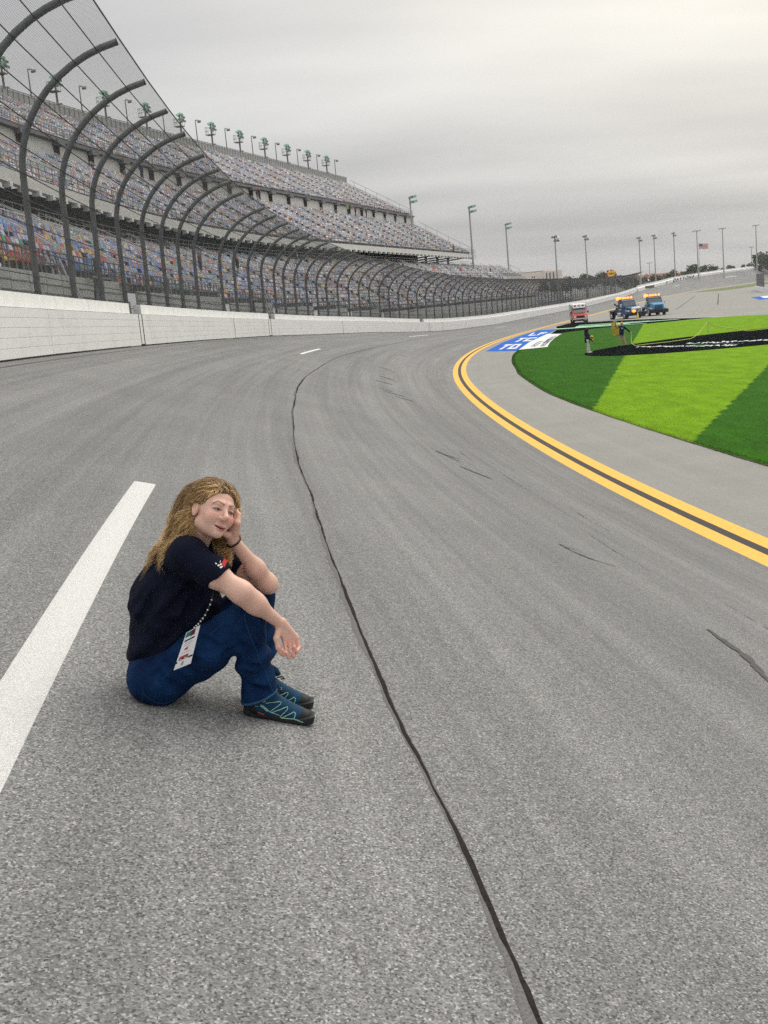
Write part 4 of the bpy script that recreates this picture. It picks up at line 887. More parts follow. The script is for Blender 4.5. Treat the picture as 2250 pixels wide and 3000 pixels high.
for k in range(13):
    for z in (3.2, 6.6): MB().bx(-17.5+2.9*k, -16.2+2.9*k, -4.12, -4.0, z, z+1.5).build('window', M_BWIN, t)
for x, z in ((-3.9, 7.6), (5.2, 8.0)): MB().lathe([(0, -.4), (.45, -.2), (.45, .2), (0, .4)], (x, -6.5, z), 8).build('wall_lamp', mat('lit lamp', (.9, .9, .85), .4, emit=(1, .95, .85), estr=1.6), t)
# ---- tall roadside sign
t = empty('roadside_sign', (90.9, 420, 0), 0, 'tall red and yellow roadside sign above the fence', 'sign'); M_SRED = mat('sign red', (.55, .03, .03), .5); M_SYEL = mat('sign yellow', (.85, .55, .03), .5)
MB().tube([(-.2, 0, 0), (-.2, 0, 8)], .35, 8).build('pole', M_MAST2, t); MB().tube([(1.2, 0, 0), (1.2, 0, 7.6)], .2, 6).build('pole', M_MAST2, t)
mb = MB(); mb.tube([(0, -.3, 9.4), (0, .3, 9.4)], 1.0, 20)
mb.v = [(x*1.35, y, 9.4+(z-9.4)*1.0) for x, y, z in mb.v]; mb.build('yellow_disc', M_SYEL, t)
MB().bx(-1.0, 1.0, -.36, -.31, 9.15, 9.65).build('sign_band', M_SRED, t)
for k, (x, z, a) in enumerate(((-1.3, 10.35, 40), (-1.75, 9.6, 20), (.1, 10.6, 0), (.9, 10.5, -30), (1.45, 8.5, -50), (1.7, 9.0, -20), (1.2, 8.1, -70))): MB().box((x, 0, z), (.75, .3, .55), Matrix.Rotation(rad(a), 3, 'Y')).build('red_plate', M_SRED if k != 3 else M_SYEL, t)
# ---- trees
M_BARK = mat('bark', (.07, .055, .04), .95, noise=.3, nscale=4); M_LEAF = mat('foliage', (.05, .08, .04), .9, spec=.1, attr='col')
def tree(x, y, h, w, label, seed, z0=0.0):
    r = np.random.RandomState(seed); t = empty('tree', (x, y, z0), 0, label, 'tree', 'trees beyond the track')
    mb = MB(); mb.tube([(0, 0, 0), (.1, 0, h*.3), (.05*w, .1, h*.6)], [.05*h, .035*h, .015*h], 6)
    for k in range(5):
        a = r.rand()*6.28; mb.tube([(.05, 0, h*(.25+.07*k)), (math.cos(a)*w*.3, math.sin(a)*w*.3, h*(.5+.08*k))], [.02*h, .008*h], 4)
    mb.build('trunk', M_BARK, t)
    h *= 1.22; w *= 1.15; nc = 16; cx = r.randn(nc)*w*.26; cy = r.randn(nc)*w*.2; cz = h*(.4+.42*r.rand(nc)); cr = w*(.13+.12*r.rand(nc)); n_ = 1300
    i = r.randint(0, nc, n_); d = r.randn(n_, 3); d /= np.linalg.norm(d, axis=1)[:, None]; rr = cr[i]*(.55+.5*r.rand(n_))
    c = np.stack([cx[i], cy[i], cz[i]], 1)+d*rr[:, None]*np.array([1, 1, .75]); c[:, 2] = np.clip(c[:, 2], h*.12, h)
    u1 = r.randn(n_, 3); u1 /= np.linalg.norm(u1, axis=1)[:, None]; u2 = np.cross(u1, d); u2 /= np.linalg.norm(u2, axis=1)[:, None]; s_ = (.035*h*(.6+.8*r.rand(n_)))[:, None]
    V = np.stack([c-u1*s_, c+u2*s_*.6, c+u1*s_, c-u2*s_*.6], 1).reshape(-1, 3)
    col = np.array([.052, .075, .035])[None]*(.55+.9*r.rand(nc)[i])[:, None]*(.8+.4*r.rand(n_, 1))
    link('crown', npmesh('crown', V, np.arange(4*n_).reshape(-1, 4), M_LEAF, col), t)
TR = [(119, 660, 11.5, 12, 'dark tree left of the red and yellow sign'), (127.5, 655, 12.8, 13, 'broad tree behind the red and yellow sign, left half'), (137, 652, 12.6, 13, 'broad tree behind the red and yellow sign, right half'), (144.5, 660, 11.3, 9, 'tree right of the red and yellow sign'), (99.5, 640, 12.2, 5, 'small tree before the left face of the pink block'), (107, 642, 11.6, 6, 'small tree before the right face of the pink block'), (150, 655, 9, 9, 'low tree between the sign and the hotel'),
      (201, 700, 13.0, 10, 'rounded tree left of the flagpole foot'), (206.5, 715, 12.4, 9, 'tree just behind the flagpole'), (214, 720, 11.5, 10, 'tree just right of the flagpole'), (221, 722, 11, 8, 'small tree between the flag and its right hand pole'), (232, 724, 11.8, 9, 'low tree right of the pole beyond the flag'), (239, 724, 10.6, 7, 'lowest tree before the big right hand trees'), (246.5, 720, 15.6, 12, 'large tree at the far right above the wall'), (256, 722, 17, 14, 'largest tree cut by the right edge'), (161, 680, 8.5, 9, 'low shrubby tree below the hotel, left'), (176, 690, 9.2, 10, 'low shrubby tree below the hotel, middle'), (188, 700, 10.2, 10, 'low shrubby tree below the hotel, right'), (265, 735, 15, 12, 'tree behind the largest right hand tree')]
for i, a in enumerate(TR): tree(a[0], a[1], a[2], a[3], a[4], 100+i)
# far white bleachers beyond the wall
t = empty('far_bleachers', tuple(pt(440, 22, 2)), heading(440), 'small white bleachers outside the far end of the fence', 'bleachers')
for k in range(9): MB().bx(-18, 20-1.6*k, .9*k, .9*k+.45, .5*k, .5*k+.12).build('bench_row', M_RAILW, t)
for x in np.arange(-17, 20, 6): MB().tube([(x, 0, -2), (x, 8, 4.4-max(0, x)*.1)], .08, 4).build('frame', M_RAILG, t)
# pit wall with fence at the right edge
t = empty('pit_wall', (109.9, 320.8, 0), math.atan2(-60, -18.6), 'white pit wall end with wire fence at the right edge', 'wall')
MB().bx(0, 62, -.35, .35, 0, 1.15).build('wall_run', M_WALL, t)
mb = MB()
for x in np.arange(5, 62, 2.4): mb.tube([(x, 0, 1.15), (x, 0, 4.4)], .05, 4)
for z in np.arange(1.3, 4.5, .16): mb.tube([(5, 0, z), (62, 0, z)], .02, 3)
for x in np.arange(5, 62, .2): mb.tube([(x, 0, 1.15), (x, 0, 4.4)], .012, 3)
mb.build('fence_mesh', M_RAILG, t)
# ================================================================== vehicles
def paint(name, c, rough=.35): return mat(name, c, rough, spec=.5, noise=.04, nscale=2)
M_TYRE = mat('tyre rubber', (.018, .018, .019), .85); M_RIM = mat('wheel metal', (.55, .55, .56), .35, metal=.7); M_GLASS = mat('vehicle glass', (.09, .11, .12), .1, spec=.8); M_CHROME = mat('chrome', (.7, .7, .72), .2, metal=.9); M_BLKP = mat('black plastic', (.02, .02, .022), .5)
M_AMBER = mat('amber beacon', (.9, .32, .04), .3, emit=(1.0, .31, .06), estr=2.1); M_HEAD = mat('headlamp lens', (.8, .8, .78), .15, spec=.8)
def wheel(t, x, y, r, w, rim=M_RIM):
    o = MB().cyl((x, y, r), r, w, 'X', 18).build('wheel', M_TYRE, t, smooth=False)
    sg = 1 if x > 0 else -1; mb = MB(); mb.cyl((x+sg*w*.5, y, r), r*.6, .03, 'X', 14); mb.cyl((x+sg*(w*.5+.03), y, r), r*.25, .06, 'X', 10); mb.build('rim', rim, o); return o
def vnode(name, loc, rz, label, cat, group=None): return empty(name, loc, rz, label, cat, group)
# ---- ambulance: forward is -Y, origin on the ground under the middle
M_RED = paint('ambulance red', (.52, .055, .035)); M_AWH = paint('ambulance white', (.66, .67, .68)); M_AGR = paint('ambulance silver', (.36, .42, .46))
A = vnode('ambulance', (28.75, 154.6, 0), rad(-6), 'red and white ambulance driving towards the camera by the yellow line', 'ambulance')
MB().prism([(-2.85, .45), (-2.9, .95), (-2.75, 1.12), (-1.75, 1.28), (-1.7, 1.3), (-1.0, 2.05), (-.6, 2.12), (-.6, .4)], 1.98, 'X', w2=[1.9, 1.96, 1.9, 1.9, 1.9, 1.66, 1.66, 1.98]).build('cab', M_RED, A, bevel=.05)
MB().prism([(-.62, .5), (-.62, 2.35), (-.35, 2.52), (2.7, 2.55), (2.75, .5)], 2.1, 'X').build('patient_box', M_AGR, A, bevel=.05)
MB().prism([(-1.35, 1.98), (-.95, 2.45), (-.3, 2.56), (.2, 2.58), (.2, 2.1), (-1.0, 2.0)], 1.72, 'X', w2=[1.55, 1.6, 1.75, 1.8, 1.8, 1.7]).build('roof_cap', M_AWH, A, bevel=.04)
MB().add([(-.74, -1.74, 1.36), (.74, -1.74, 1.36), (.66, -1.08, 2.0), (-.66, -1.08, 2.0)], [(0, 1, 2, 3)]).build('windscreen', M_GLASS, A)
for sg in (-1, 1):
    MB().add([(sg*.965, -1.5, 1.34), (sg*.975, -.75, 1.34), (sg*.86, -.8, 2.0), (sg*.86, -1.05, 2.0)], [(0, 1, 2, 3)]).build('side_window', M_GLASS, A)
    MB().box((sg*1.13, -1.55, 1.42), (.2, .1, .26)).build('wing_mirror', M_BLKP, A, bevel=.02); MB().box((sg*.72, -2.89, .84), (.3, .08, .2)).build('headlamp', M_HEAD, A, bevel=.02)
    MB().box((sg*.52, -1.16, 2.3), (.3, .1, .16)).build('roof_beacon', mat('red beacon', (.35, .02, .02), .3), A)
    MB().box((sg*.6, -2.97, .42), (.35, .1, .16)).build('fog_panel', M_AWH, A)
    for y in (-1.95, 1.55): wheel(A, sg*.86, y, .37, .26)
    MB().bx(sg*1.0-.02 if sg > 0 else -1.07, 1.07 if sg > 0 else -.98, -.6, 2.7, 1.0, 1.3).build('side_stripe', M_RED, A)
MB().box((0, -2.92, .86), (.95, .06, .24)).build('grille', M_BLKP, A); MB().box((0, -2.98, .58), (1.92, .16, .16)).build('bumper', M_AWH, A, bevel=.03); MB().box((0, -2.97, .38), (1.8, .1, .2)).build('valance', M_BLKP, A)
MB().box((0, -1.24, 2.31), (.34, .06, .2)).build('roof_emblem', mat('pale emblem', (.4, .42, .45), .5), A); MB().box((0, -2.955, .87), (.22, .02, .1)).build('badge', mat('badge blue', (.02, .03, .1), .4), A)
# ---- tow trucks: forward is -Y, origin on the ground under the front axle
def truck(loc, rz, label, c1, c2, rounded):
    P1 = paint('truck paint '+('navy' if rounded else 'sky'), c1); P2 = paint('truck body '+('navy' if rounded else 'sky'), c2)
    T = vnode('tow_truck', loc, rz, label, 'tow truck', 'tow trucks with amber beacons')
    if rounded: hood = [(-1.15, .75), (-1.2, 1.2), (-1.05, 1.42), (.55, 1.62), (.6, .75)]; ww = [1.5, 1.5, 1.35, 1.75, 1.8]
    else: hood = [(-1.2, .8), (-1.25, 1.45), (-1.15, 1.58), (.55, 1.78), (.6, .8)]; ww = [1.45, 1.4, 1.4, 1.7, 1.75]
    MB().prism(hood, 1.7, 'X', w2=ww).build('hood', P1, T, bevel=.07)
    zr = 2.5
    MB().prism([(.55, .7), (.55, 1.6), (.95, zr-.06), (1.15, zr), (2.05, zr), (2.12, zr-.1), (2.12, .7)], 2.1, 'X', w2=[2.1, 2.1, 1.85, 1.8, 1.8, 1.85, 2.1]).build('cab', P1 if rounded else P2, T, bevel=.05)
    MB().add([(-.9, .55, 1.68), (.9, .55, 1.68), (.82, .93, zr-.12), (-.82, .93, zr-.12)], [(0, 1, 2, 3)]).build('windscreen', M_GLASS, T)
    for sg in (-1, 1):
        MB().add([(sg*1.055, .78, 1.62), (sg*1.055, 1.95, 1.62), (sg*.925, 1.9, zr-.16), (sg*.935, 1.05, zr-.16)], [(0, 1, 2, 3)]).build('side_window', M_GLASS, T)
        MB().box((sg*1.06, 1.4, 1.12), (.03, 1.05, .8)).build('door', P2, T, bevel=.01); MB().box((sg*1.28, .55, 1.75), (.18, .08, .45)).build('wing_mirror', M_CHROME, T, bevel=.02)
        MB().prism([(-.75, .55), (-.62, .95), (-.3, 1.2), (.3, 1.2), (.62, .95), (.75, .55)], .5, 'X', (sg*.93, 0, 0)).build('mudguard', P1 if rounded else P2, T, bevel=.05)
        MB().box((sg*.88, -.78, 1.0), (.34, .12, .2)).build('headlamp', M_HEAD, T, bevel=.03)
        wheel(T, sg*1.0, 0, .48, .28, M_CHROME); wheel(T, sg*1.0, 3.7, .48, .42, M_CHROME)
        MB().box((sg*1.02, 3.7, 1.05), (.5, 1.3, .12)).build('rear_mudguard', P2, T, bevel=.04); MB().cyl((sg*.98, 1.35, .6), .3, 1.0, 'Y', 14).build('fuel_tank', M_CHROME, T)
        MB().tube([(sg*.75, 2.25, 1.0), (sg*.75, 2.25, 2.75)], .06, 6).build('beacon_post', M_CHROME, T)
    MB().box((0, -1.18, 1.08 if rounded else 1.18), (1.15, .08, .52 if rounded else .58)).build('grille', M_CHROME if rounded else paint('grille blue', (.02, .09, .2)), T, bevel=.04)
    for k in range(5): MB().box((-.4+.2*k, -1.235, 1.1 if rounded else 1.18), (.09 if rounded else .15, .03, .38 if rounded else .44)).build('grille_slot', M_BLKP if rounded else paint('grille dark', (.012, .05, .12)), T)
    if rounded: MB().tube([(-.66, -1.2, .9), (-.66, -1.22, 1.3), (-.5, -1.2, 1.42), (.5, -1.2, 1.42), (.66, -1.22, 1.3), (.66, -1.2, .9)], .05, 6).build('grille_surround', M_CHROME, T)
    MB().box((0, -1.42, .62), (2.5, .3, .48)).build('push_bumper', M_BLKP, T, bevel=.05); MB().bx(-.45, .45, -.9, 4.6, .5, .75).build('chassis', M_BLKP, T)
    MB().prism([(2.3, .75), (2.3, 1.55), (2.7, 1.6), (3.1, 1.25), (4.7, 1.2), (4.7, .75)], 1.9, 'X').build('tow_body', P2, T, bevel=.04); MB().tube([(0, 2.9, 1.3), (0, 5.0, 2.0)], .14, 6).build('tow_boom', M_BLKP, T)
    MB().bx(-.95, .95, 1.35, 1.75, zr+.0, zr+.1).build('light_bar', M_BLKP, T)
    for k, x in enumerate((-.85, -.45, -.1, .3, .75)): MB().lathe([(.13, 0), (.16, .1), (.13, .24), (.02, .3)], (x, 1.5, zr+.1), 8).build('beacon', M_AMBER, T, smooth=True)
    MB().lathe([(.22, 0), (.26, .15), (.2, .36), (.02, .42)], (-.98, 2.0, zr+.02), 10).build('beacon', M_AMBER, T, smooth=True)
    if rounded: MB().lathe([(.0, -.2), (.2, -.12), (.24, .0), (.2, .12), (0, .2)], (-.55, -1.62, .98), 10).build('beacon', M_AMBER, T, smooth=True); MB().box((-1.085, 1.25, 1.25), (.02, .7, .1)).build('door_lettering', M_PATCH, T)
    return T
truck((35.3, 151.6, 0), rad(14), 'dark blue tow truck with chrome grille, nearer of the two', (.022, .085, .2), (.018, .05, .115), True)
truck((39.5, 155.2, 0), rad(-1), 'light blue angular tow truck with wide black bumper on the right', (.055, .26, .45), (.02, .08, .17), False)
# red car cut by the right edge
t = empty('parked_car', (91.2, 254.0, 0), rad(-17), 'sliver of a red car parked beyond the pit wall end', 'car')
MB().prism([(-2.1, .3), (-2.15, .75), (-1.1, .9), (-.5, 1.4), (1.0, 1.4), (1.7, .95), (2.15, .9), (2.15, .3)], 1.75, 'X').build('body', M_RED, t, bevel=.08); MB().bx(-.8, .8, -.6, .9, .95, 1.36).build('windows', M_GLASS, t)
for x in (-.8, .8):
    for y in (-1.35, 1.35): wheel(t, x, y, .32, .2)
# ---- traffic cone
M_CONE = mat('yellow cone plastic', (.75, .62, .08), .6)
t = empty('traffic_cone', (35.03, 147.3, .01), 0, 'yellow traffic cone standing before the nearer tow truck', 'cone'); MB().lathe([(.0, .02), (.17, .02), (.04, .78), (.0, .8)], n=14).build('cone_body', M_CONE, t, smooth=True); MB().bx(-.24, .24, -.24, .24, 0, .04).build('base', M_CONE, t); MB().lathe([(.118, .32), (.13, .32), (.1, .48), (.09, .48)], n=14).build('reflective_band', M_FW, t)
# ================================================================== people on the lawn
M_SKIN2 = mat('brown skin', (.2, .095, .06), .6); M_SKIN3 = mat('tanned skin', (.36, .2, .14), .6); M_NAVYJ = mat('navy jacket cloth', (.012, .022, .055), .85, noise=.2, nscale=8); M_WHT = mat('white trouser cloth', (.62, .6, .58), .85, noise=.1, nscale=6); M_KHAKI = mat('khaki trouser cloth', (.42, .34, .23), .85, noise=.12, nscale=6); M_DKHAIR = mat('dark curly hair', (.022, .012, .01), .8, noise=.3, nscale=30); M_HOSE = mat('yellow hose rubber', (.66, .46, .06), .5)
def figure(t, J, jacket, legs, shoes, skin, h=.016, coat_len=0.0):
    """J: joint dict in metres, z up; builds body, jacket, trousers, shoes"""
    def body(P):
        d = su(.04, el(P, J['head'], (.078, .095, .115)), rc(P, J['head'], J['neck'], .05, .055), rc(P, J['neck'], J['chest'], .08, .13), rc(P, J['chest'], J['pelvis'], .13, .14))
        for s_ in 'LR':
            d = smin(d, chain(P, [J['sh'+s_], J['el'+s_], J['wr'+s_]], [.05, .042, .03], .02), .03); d = smin(d, chain(P, [J['hip'+s_], J['kn'+s_], J['an'+s_]], [.085, .06, .045], .03), .03)
            w_ = np.array(J['wr'+s_]); e_ = w_-np.array(J['el'+s_]); e_ = e_/np.linalg.norm(e_); sd = np.cross(e_, (0.3, .9, .2)); sd /= np.linalg.norm(sd)
            d = smin(d, rc(P, w_, w_+e_*.08, .032, .036), .02)
            for q in (-.03, -.01, .01, .03): d = smin(d, chain(P, [w_+e_*.08+sd*q, w_+e_*.13+sd*q*1.1, w_+e_*.155+sd*q+np.array((0, 0, -.02))], [.012, .011, .009], .005), .01)
            d = smin(d, rc(P, w_+e_*.03+sd*.03, w_+e_*.09+sd*.065, .014, .011), .012)
        hd = np.array(J['head']); fd = np.array(J['face']); d = smin(d, rc(P, hd+fd*.09+np.array((0, 0, .01)), hd+fd*.112+np.array((0, 0, -.02)), .012, .014), .015)
        return d
    allp = np.array([v for k_, v in J.items() if k_ != 'face']); lo = allp.min(0)-.22; hi = allp.max(0)+.22
    link('body', skin_mesh('body', nets(body, lo, hi, h), skin), t)
    def jk(P):
        d = su(.05, rc(P, J['neck']+np.array((0, 0, -.02)), J['chest'], .09, .165, (1.0, 1.0, 1)), rc(P, J['chest'], J['pelvis'], .165, .175), rc(P, J['pelvis'], J['pelvis']-np.array((0, 0, .1+coat_len)), .175, .18), rc(P, J['shL'], J['shR'], .075, .075))
        for s_ in 'LR': d = smin(d, chain(P, [J['sh'+s_], J['el'+s_], J['wr'+s_]-.03*np.sign(0)], [.078, .068, .055], .03), .04)
        d = d+.006*np.sin(P[..., 2]*38+P[..., 0]*12)
        cut = J['pelvis'][2]-.1-coat_len-P[..., 2]; return np.maximum(d, cut)
    link('jacket', skin_mesh('jacket', nets(jk, lo, hi, h), jacket), t)
    def tr(P):
        d = None
        for s_ in 'LR':
            q = chain(P, [J['hip'+s_], J['kn'+s_], J['an'+s_]+np.array((0, 0, .03))], [.11, .085, .078], .04); d = q if d is None else smin(d, q, .03)
        d = smin(d, rc(P, J['hipL'], J['hipR'], .12, .12), .05); d = d+.005*np.sin(P[..., 2]*45); return np.maximum(d, J['anL'][2]*0+.05-P[..., 2]+min(J['anL'][2], J['anR'][2])-.07)
    link('trousers', skin_mesh('trousers', nets(tr, lo, hi, h), legs), t)
    for s_ in 'LR':
        a = J['an'+s_]; fd = np.array(J['foot'+s_]); q = (lambda P, a=a, fd=fd: np.maximum(smin(rc(P, (a[0], a[1], .05), np.array((a[0], a[1], .045))+fd*.17, .048, .042), rc(P, (a[0], a[1], .1), (a[0], a[1], .05), .05, .05), .03), .0-P[..., 2]))
        lo2 = np.array((a[0]-.28, a[1]-.28, -.02)); hi2 = np.array((a[0]+.28, a[1]+.28, .2)); link('shoe', skin_mesh('shoe', nets(q, lo2, hi2, .014), shoes), t)
A3 = np.array
# woman in navy coat, walking to the right
t = empty('person', (14.76, 76.7, .035), 0, 'person with long dark curls in navy jacket and white trousers on the grass', 'person')
J = dict(head=A3((.03, 0, 1.54)), face=A3((.95, -.3, 0)), neck=A3((0, 0, 1.40)), chest=A3((0, 0, 1.2)), pelvis=A3((-.02, 0, .9)), shL=A3((0, .17, 1.34)), shR=A3((0, -.17, 1.34)), elL=A3((.06, .24, 1.08)), elR=A3((.02, -.25, 1.07)), wrL=A3((.3, .12, 1.02)), wrR=A3((.22, -.2, .86)), hipL=A3((-.01, .09, .86)), hipR=A3((-.01, -.09, .86)), knL=A3((.05, .1, .48)), knR=A3((.0, -.1, .48)), anL=A3((.09, .1, .09)), anR=A3((-.05, -.1, .09)), footL=A3((1, 0, 0)), footR=A3((1, -.1, 0)))
figure(t, J, M_NAVYJ, M_WHT, M_FW, M_SKIN2, .017, .1)
def hr(P): return smin(el(P, (-.005, 0, 1.57), (.12, .13, .13)), rc(P, (-.07, 0, 1.5), (-.12, 0, 1.22), .11, .08), .05)+.012*np.sin(P[..., 0]*90)*np.sin(P[..., 1]*80)*np.sin(P[..., 2]*70)
def hr2(P): return smax(hr(P), -el(P, (.13, -.03, 1.52), (.1, .085, .11)), .02)
link('hair', skin_mesh('hair', nets(hr2, (-.3, -.25, 1.05), (.2, .25, 1.75), .014), M_DKHAIR), t)
o = empty('yellow_bundle', (15.06, 76.68, 1.0), 0, 'small yellow bundle held in front of the person in white trousers', 'bundle')
mb = MB()
for k in range(5): mb.tube([(.09*math.cos(a), .06*math.sin(a)+.02*k-.04, .13*math.sin(a*1.0)+.01*k) for a in np.linspace(0, 6.1, 14)], .022, 5)
mb.build('coil', M_HOSE, o, smooth=True)
# man seen from behind with the hose
t = empty('person', (18.07, 81.2, .035), 0, 'person in dark jacket, khaki trousers and yellow cap carrying a hose', 'person')
J = dict(head=A3((.06, .0, 1.58)), face=A3((.5, .8, 0)), neck=A3((.04, 0, 1.43)), chest=A3((.02, 0, 1.22)), pelvis=A3((0, 0, .93)), shL=A3((-.19, .02, 1.38)), shR=A3((.22, 0, 1.35)), elL=A3((-.33, .04, 1.48)), elR=A3((.42, -.02, 1.18)), wrL=A3((-.42, .0, 1.72)), wrR=A3((.58, -.06, 1.0)), hipL=A3((-.09, 0, .88)), hipR=A3((.09, 0, .88)), knL=A3((-.12, .02, .49)), knR=A3((.16, .02, .48)), anL=A3((-.16, .04, .09)), anR=A3((.27, -.02, .09)), footL=A3((-.2, .95, 0)), footR=A3((.9, -.3, 0)))
figure(t, J, M_NAVYJ, M_KHAKI, M_BLKP, M_SKIN3, .017, .0)
mb = MB(); mb.lathe([(.112, 0), (.115, .05), (.095, .1), (.05, .13), (.0, .135)], (.06, 0, 1.61), 14); mb.box((.11, .11, 1.62), (.16, .14, .015), Matrix.Rotation(rad(-30), 3, 'Z')); mb.build('cap', mat('orange yellow cap', (.7, .36, .05), .7), t, smooth=True)
MB().box((.03, -.182, 1.3), (.12, .02, .05)).build('back_patch', M_FW, t)
o = empty('hose_coil', (17.62, 81.15, 1.25), 0, 'thick coil of yellow hose hanging from the shoulder of the person in khaki', 'hose')
mb = MB()
for k in range(8):
    r1 = .13+.05*rnd.random(); r2 = .42+.1*rnd.random(); dx = rnd.uniform(-.1, .1); dy = rnd.uniform(-.12, .1); dz = rnd.uniform(-.08, .06); tl = rnd.uniform(-.35, .1)
    mb.tube([(dx+r1*math.cos(a)+tl*r2*math.sin(a)*.6, dy+.05*math.sin(2*a+k), .1+dz+r2*math.sin(a)) for a in np.linspace(0, 6.28, 22)], .019, 5)
mb.build('coil', M_HOSE, o, smooth=True)
t = empty('hose_line', (18.65, 81.1, 0), 0, 'long yellow hose running from the hand across the grass', 'hose')
hp = smoothpoly([(18.67, 81.12), (18.74, 81.0), (18.7, 80.9), (18.6, 80.5), (18.75, 80.1), (19.1, 80.15), (19.95, 80.6), (21.3, 80.9), (23.4, 82.6), (24.6, 84.6), (25.7, 86.0), (26.6, 86.3), (27.6, 85.9), (28.6, 85.6), (30.4, 86.6), (34, 88.5)], 8)
hz = np.interp(np.arange(len(hp)), [0, 8, 16, 24, 32, 64, 72, 80, 84, 96, 104, 112, 121], [1.02, .95, .6, .25, .07, .07, .3, 1.0, .75, .35, .1, .08, .08])
mb = MB(); mb.tube([(x-18.65, y-81.1, z) for (x, y), z in zip(hp, hz)], .024, 5); mb.build('tube', mat('pale yellow hose', (.5, .56, .1), .5), t, smooth=True)
t = empty('hose_stake', (25.72, 86.0, .03), 0, 'thin stake holding the yellow hose above the lawn', 'stake'); MB().tube([(0, 0, 0), (0, 0, 1.02)], .012, 6).build('rod', M_RAILG, t); MB().tube([(0, 0, 1.0), (.03, 0, 1.05), (.05, 0, 1.0)], .01, 5).build('hook', M_RAILG, t)
# ================================================================== small spectators and workers in the stands
def lowperson(P):
    d = su(.05, el(P, (0, 0, 1.6), (.1, .1, .13)), rc(P, (0, 0, 1.45), (0, 0, .95), .14, .17), rc(P, (-.2, 0, 1.4), (-.26, 0, .95), .07, .05), rc(P, (.2, 0, 1.4), (.26, 0, .95), .07, .05), rc(P, (-.1, 0, .9), (-.12, 0, .05), .1, .07), rc(P, (.1, 0, .9), (.12, 0, .05), .1, .07)); return d
LPV = nets(lowperson, (-.4, -.25, -.1), (.4, .25, 1.85), .05)
zc_ = LPV[0][LPV[1]].mean(1)[:, 2]
def spect(s, o, z, jc, lab, lc=(.03, .035, .06)):
    c = np.where((zc_ > 1.48)[:, None], np.array((.3, .17, .12)), np.where((zc_ > .9)[:, None], np.array(jc), np.array(lc)))
    t = link('person', npmesh('person', LPV[0], LPV[1], M_SEAT, c, True)); t.location = pt(s, o+dl_(s), z); t.rotation_euler = (0, 0, heading(s)+rnd.uniform(-.6, .6)); tag(t, lab, 'person')
for a in [(150, 33.9, 20.35, (.06, .03, .07), 'person in purple by the doorway band of the stand, left of a pair'), (150.8, 33.9, 20.35, (.03, .02, .03), 'person in black by the doorway band, right of a pair'), (188, 33.9, 20.35, (.35, .5, .08), 'person in bright lime vest below the doorway band'), (118, 33.8, 20.3, (.02, .025, .06), 'dark dressed person sitting at the top of the middle deck'), (217, 23.3, 13.5, (.22, .02, .03), 'person in dark red at the front rail of the middle deck'),
          (122.5, 24.6, 10.95, (.02, .25, .45), 'person in turquoise standing in the concourse shade'), (163, 19.4, 8.75, (.6, .1, .06), 'person in red on the cross aisle of the lower stand'), (166.5, 19.4, 8.75, (.2, .02, .02), 'person in dark red on the cross aisle beside another'), (186, 19.4, 8.75, (.65, .2, .1), 'person in orange on the cross aisle farther along'), (205, 19.4, 8.75, (.4, .02, .04), 'person in crimson on the cross aisle near its end'), (231, 19.4, 8.75, (.02, .02, .05), 'person in black at the far end of the cross aisle'), (83, 16.9, 7.9, (.16, .08, .05), 'person in brown in the lower seats behind the fence'), (97, 17.4, 8.2, (.03, .03, .03), 'person in black in the lower seats behind the fence'),
          (192, 33.9, 20.35, (.2, .03, .03), 'person in maroon at the right end of the doorway band'), (198, 33.9, 20.35, (.03, .03, .04), 'person in charcoal at the right end of the doorway band')]: spect(*a)
# hanging sign and steel bridge pieces behind the fence
t = empty('hanging_sign', tuple(pt(97, 14.2, 9.4)), heading(97)+.2, 'small black hanging sign with white text bar behind the fence', 'sign'); MB().bx(-1.1, 1.1, -.06, .06, -.3, .3).build('board', M_BLKP, t); MB().bx(-.55, .5, -.08, -.062, -.12, .08).build('lettering', M_PATCH, t); MB().tube([(0, 0, .3), (0, 0, 1.0)], .03, 4).build('hanger', M_RAILG, t)
MB().tube([(-.9, .05, -4), (-.9, .05, .3)], .05, 4).build('stand_post', M_RAILG, t)
def stairs(s, o, lab):
    t = empty('gate_stairs', tuple(pt(s, o-.5, float(wz(s))+.3)), heading(s), lab, 'stairs', 'gate stairs behind the fence')
    for sg in (-.45, .45):
        MB().tube([(sg, 0, 0), (sg*.9, .9, 3.2)], .05, 5).build('stringer', M_RAILW, t); MB().tube([(sg, -.15, .9), (sg*.9, .75, 4.1)], .035, 5).build('handrail', M_RAILW, t)
    for k in range(9): MB().bx(-.45, .45, .1*k, .1*k+.16, .35*k+.1, .35*k+.14).build('tread', M_RAILG, t)
stairs(40.5, 14.5, 'white railed gate stairs nearest the left edge behind the fence'); stairs(87, 14.5, 'white railed gate stairs beside the second wall opening'); stairs(112, 14.6, 'white railed gate stairs right of the second wall opening'); stairs(127, 14.7, 'white railed gate stairs before the third wall opening')
for s, lab in ((45.0, 'dark steel gate bracing in the first wall opening'), (81.5, 'dark steel gate bracing in the second wall opening'), (140.4, 'dark steel gate bracing in the third wall opening')):
    t = empty('gate_bracing', tuple(pt(s, 14.2, float(wz(s))+.6)), heading(s), lab, 'gate', 'gates in the wall openings')
    MB().tube([(-1.0, .2, .2), (.3, .1, 2.9)], .09, 5).build('brace', M_POST, t); MB().tube([(1.0, .2, .2), (-.2, .1, 2.9)], .09, 5).build('brace', M_POST, t); MB().bx(-1.0, 1.0, .3, .36, .1, 1.6).build('gate_leaf', M_DARK, t); MB().tube([(-1.6, 0, 2.1), (1.6, 0, 2.1)], .07, 5).build('crossbar', M_POST, t)
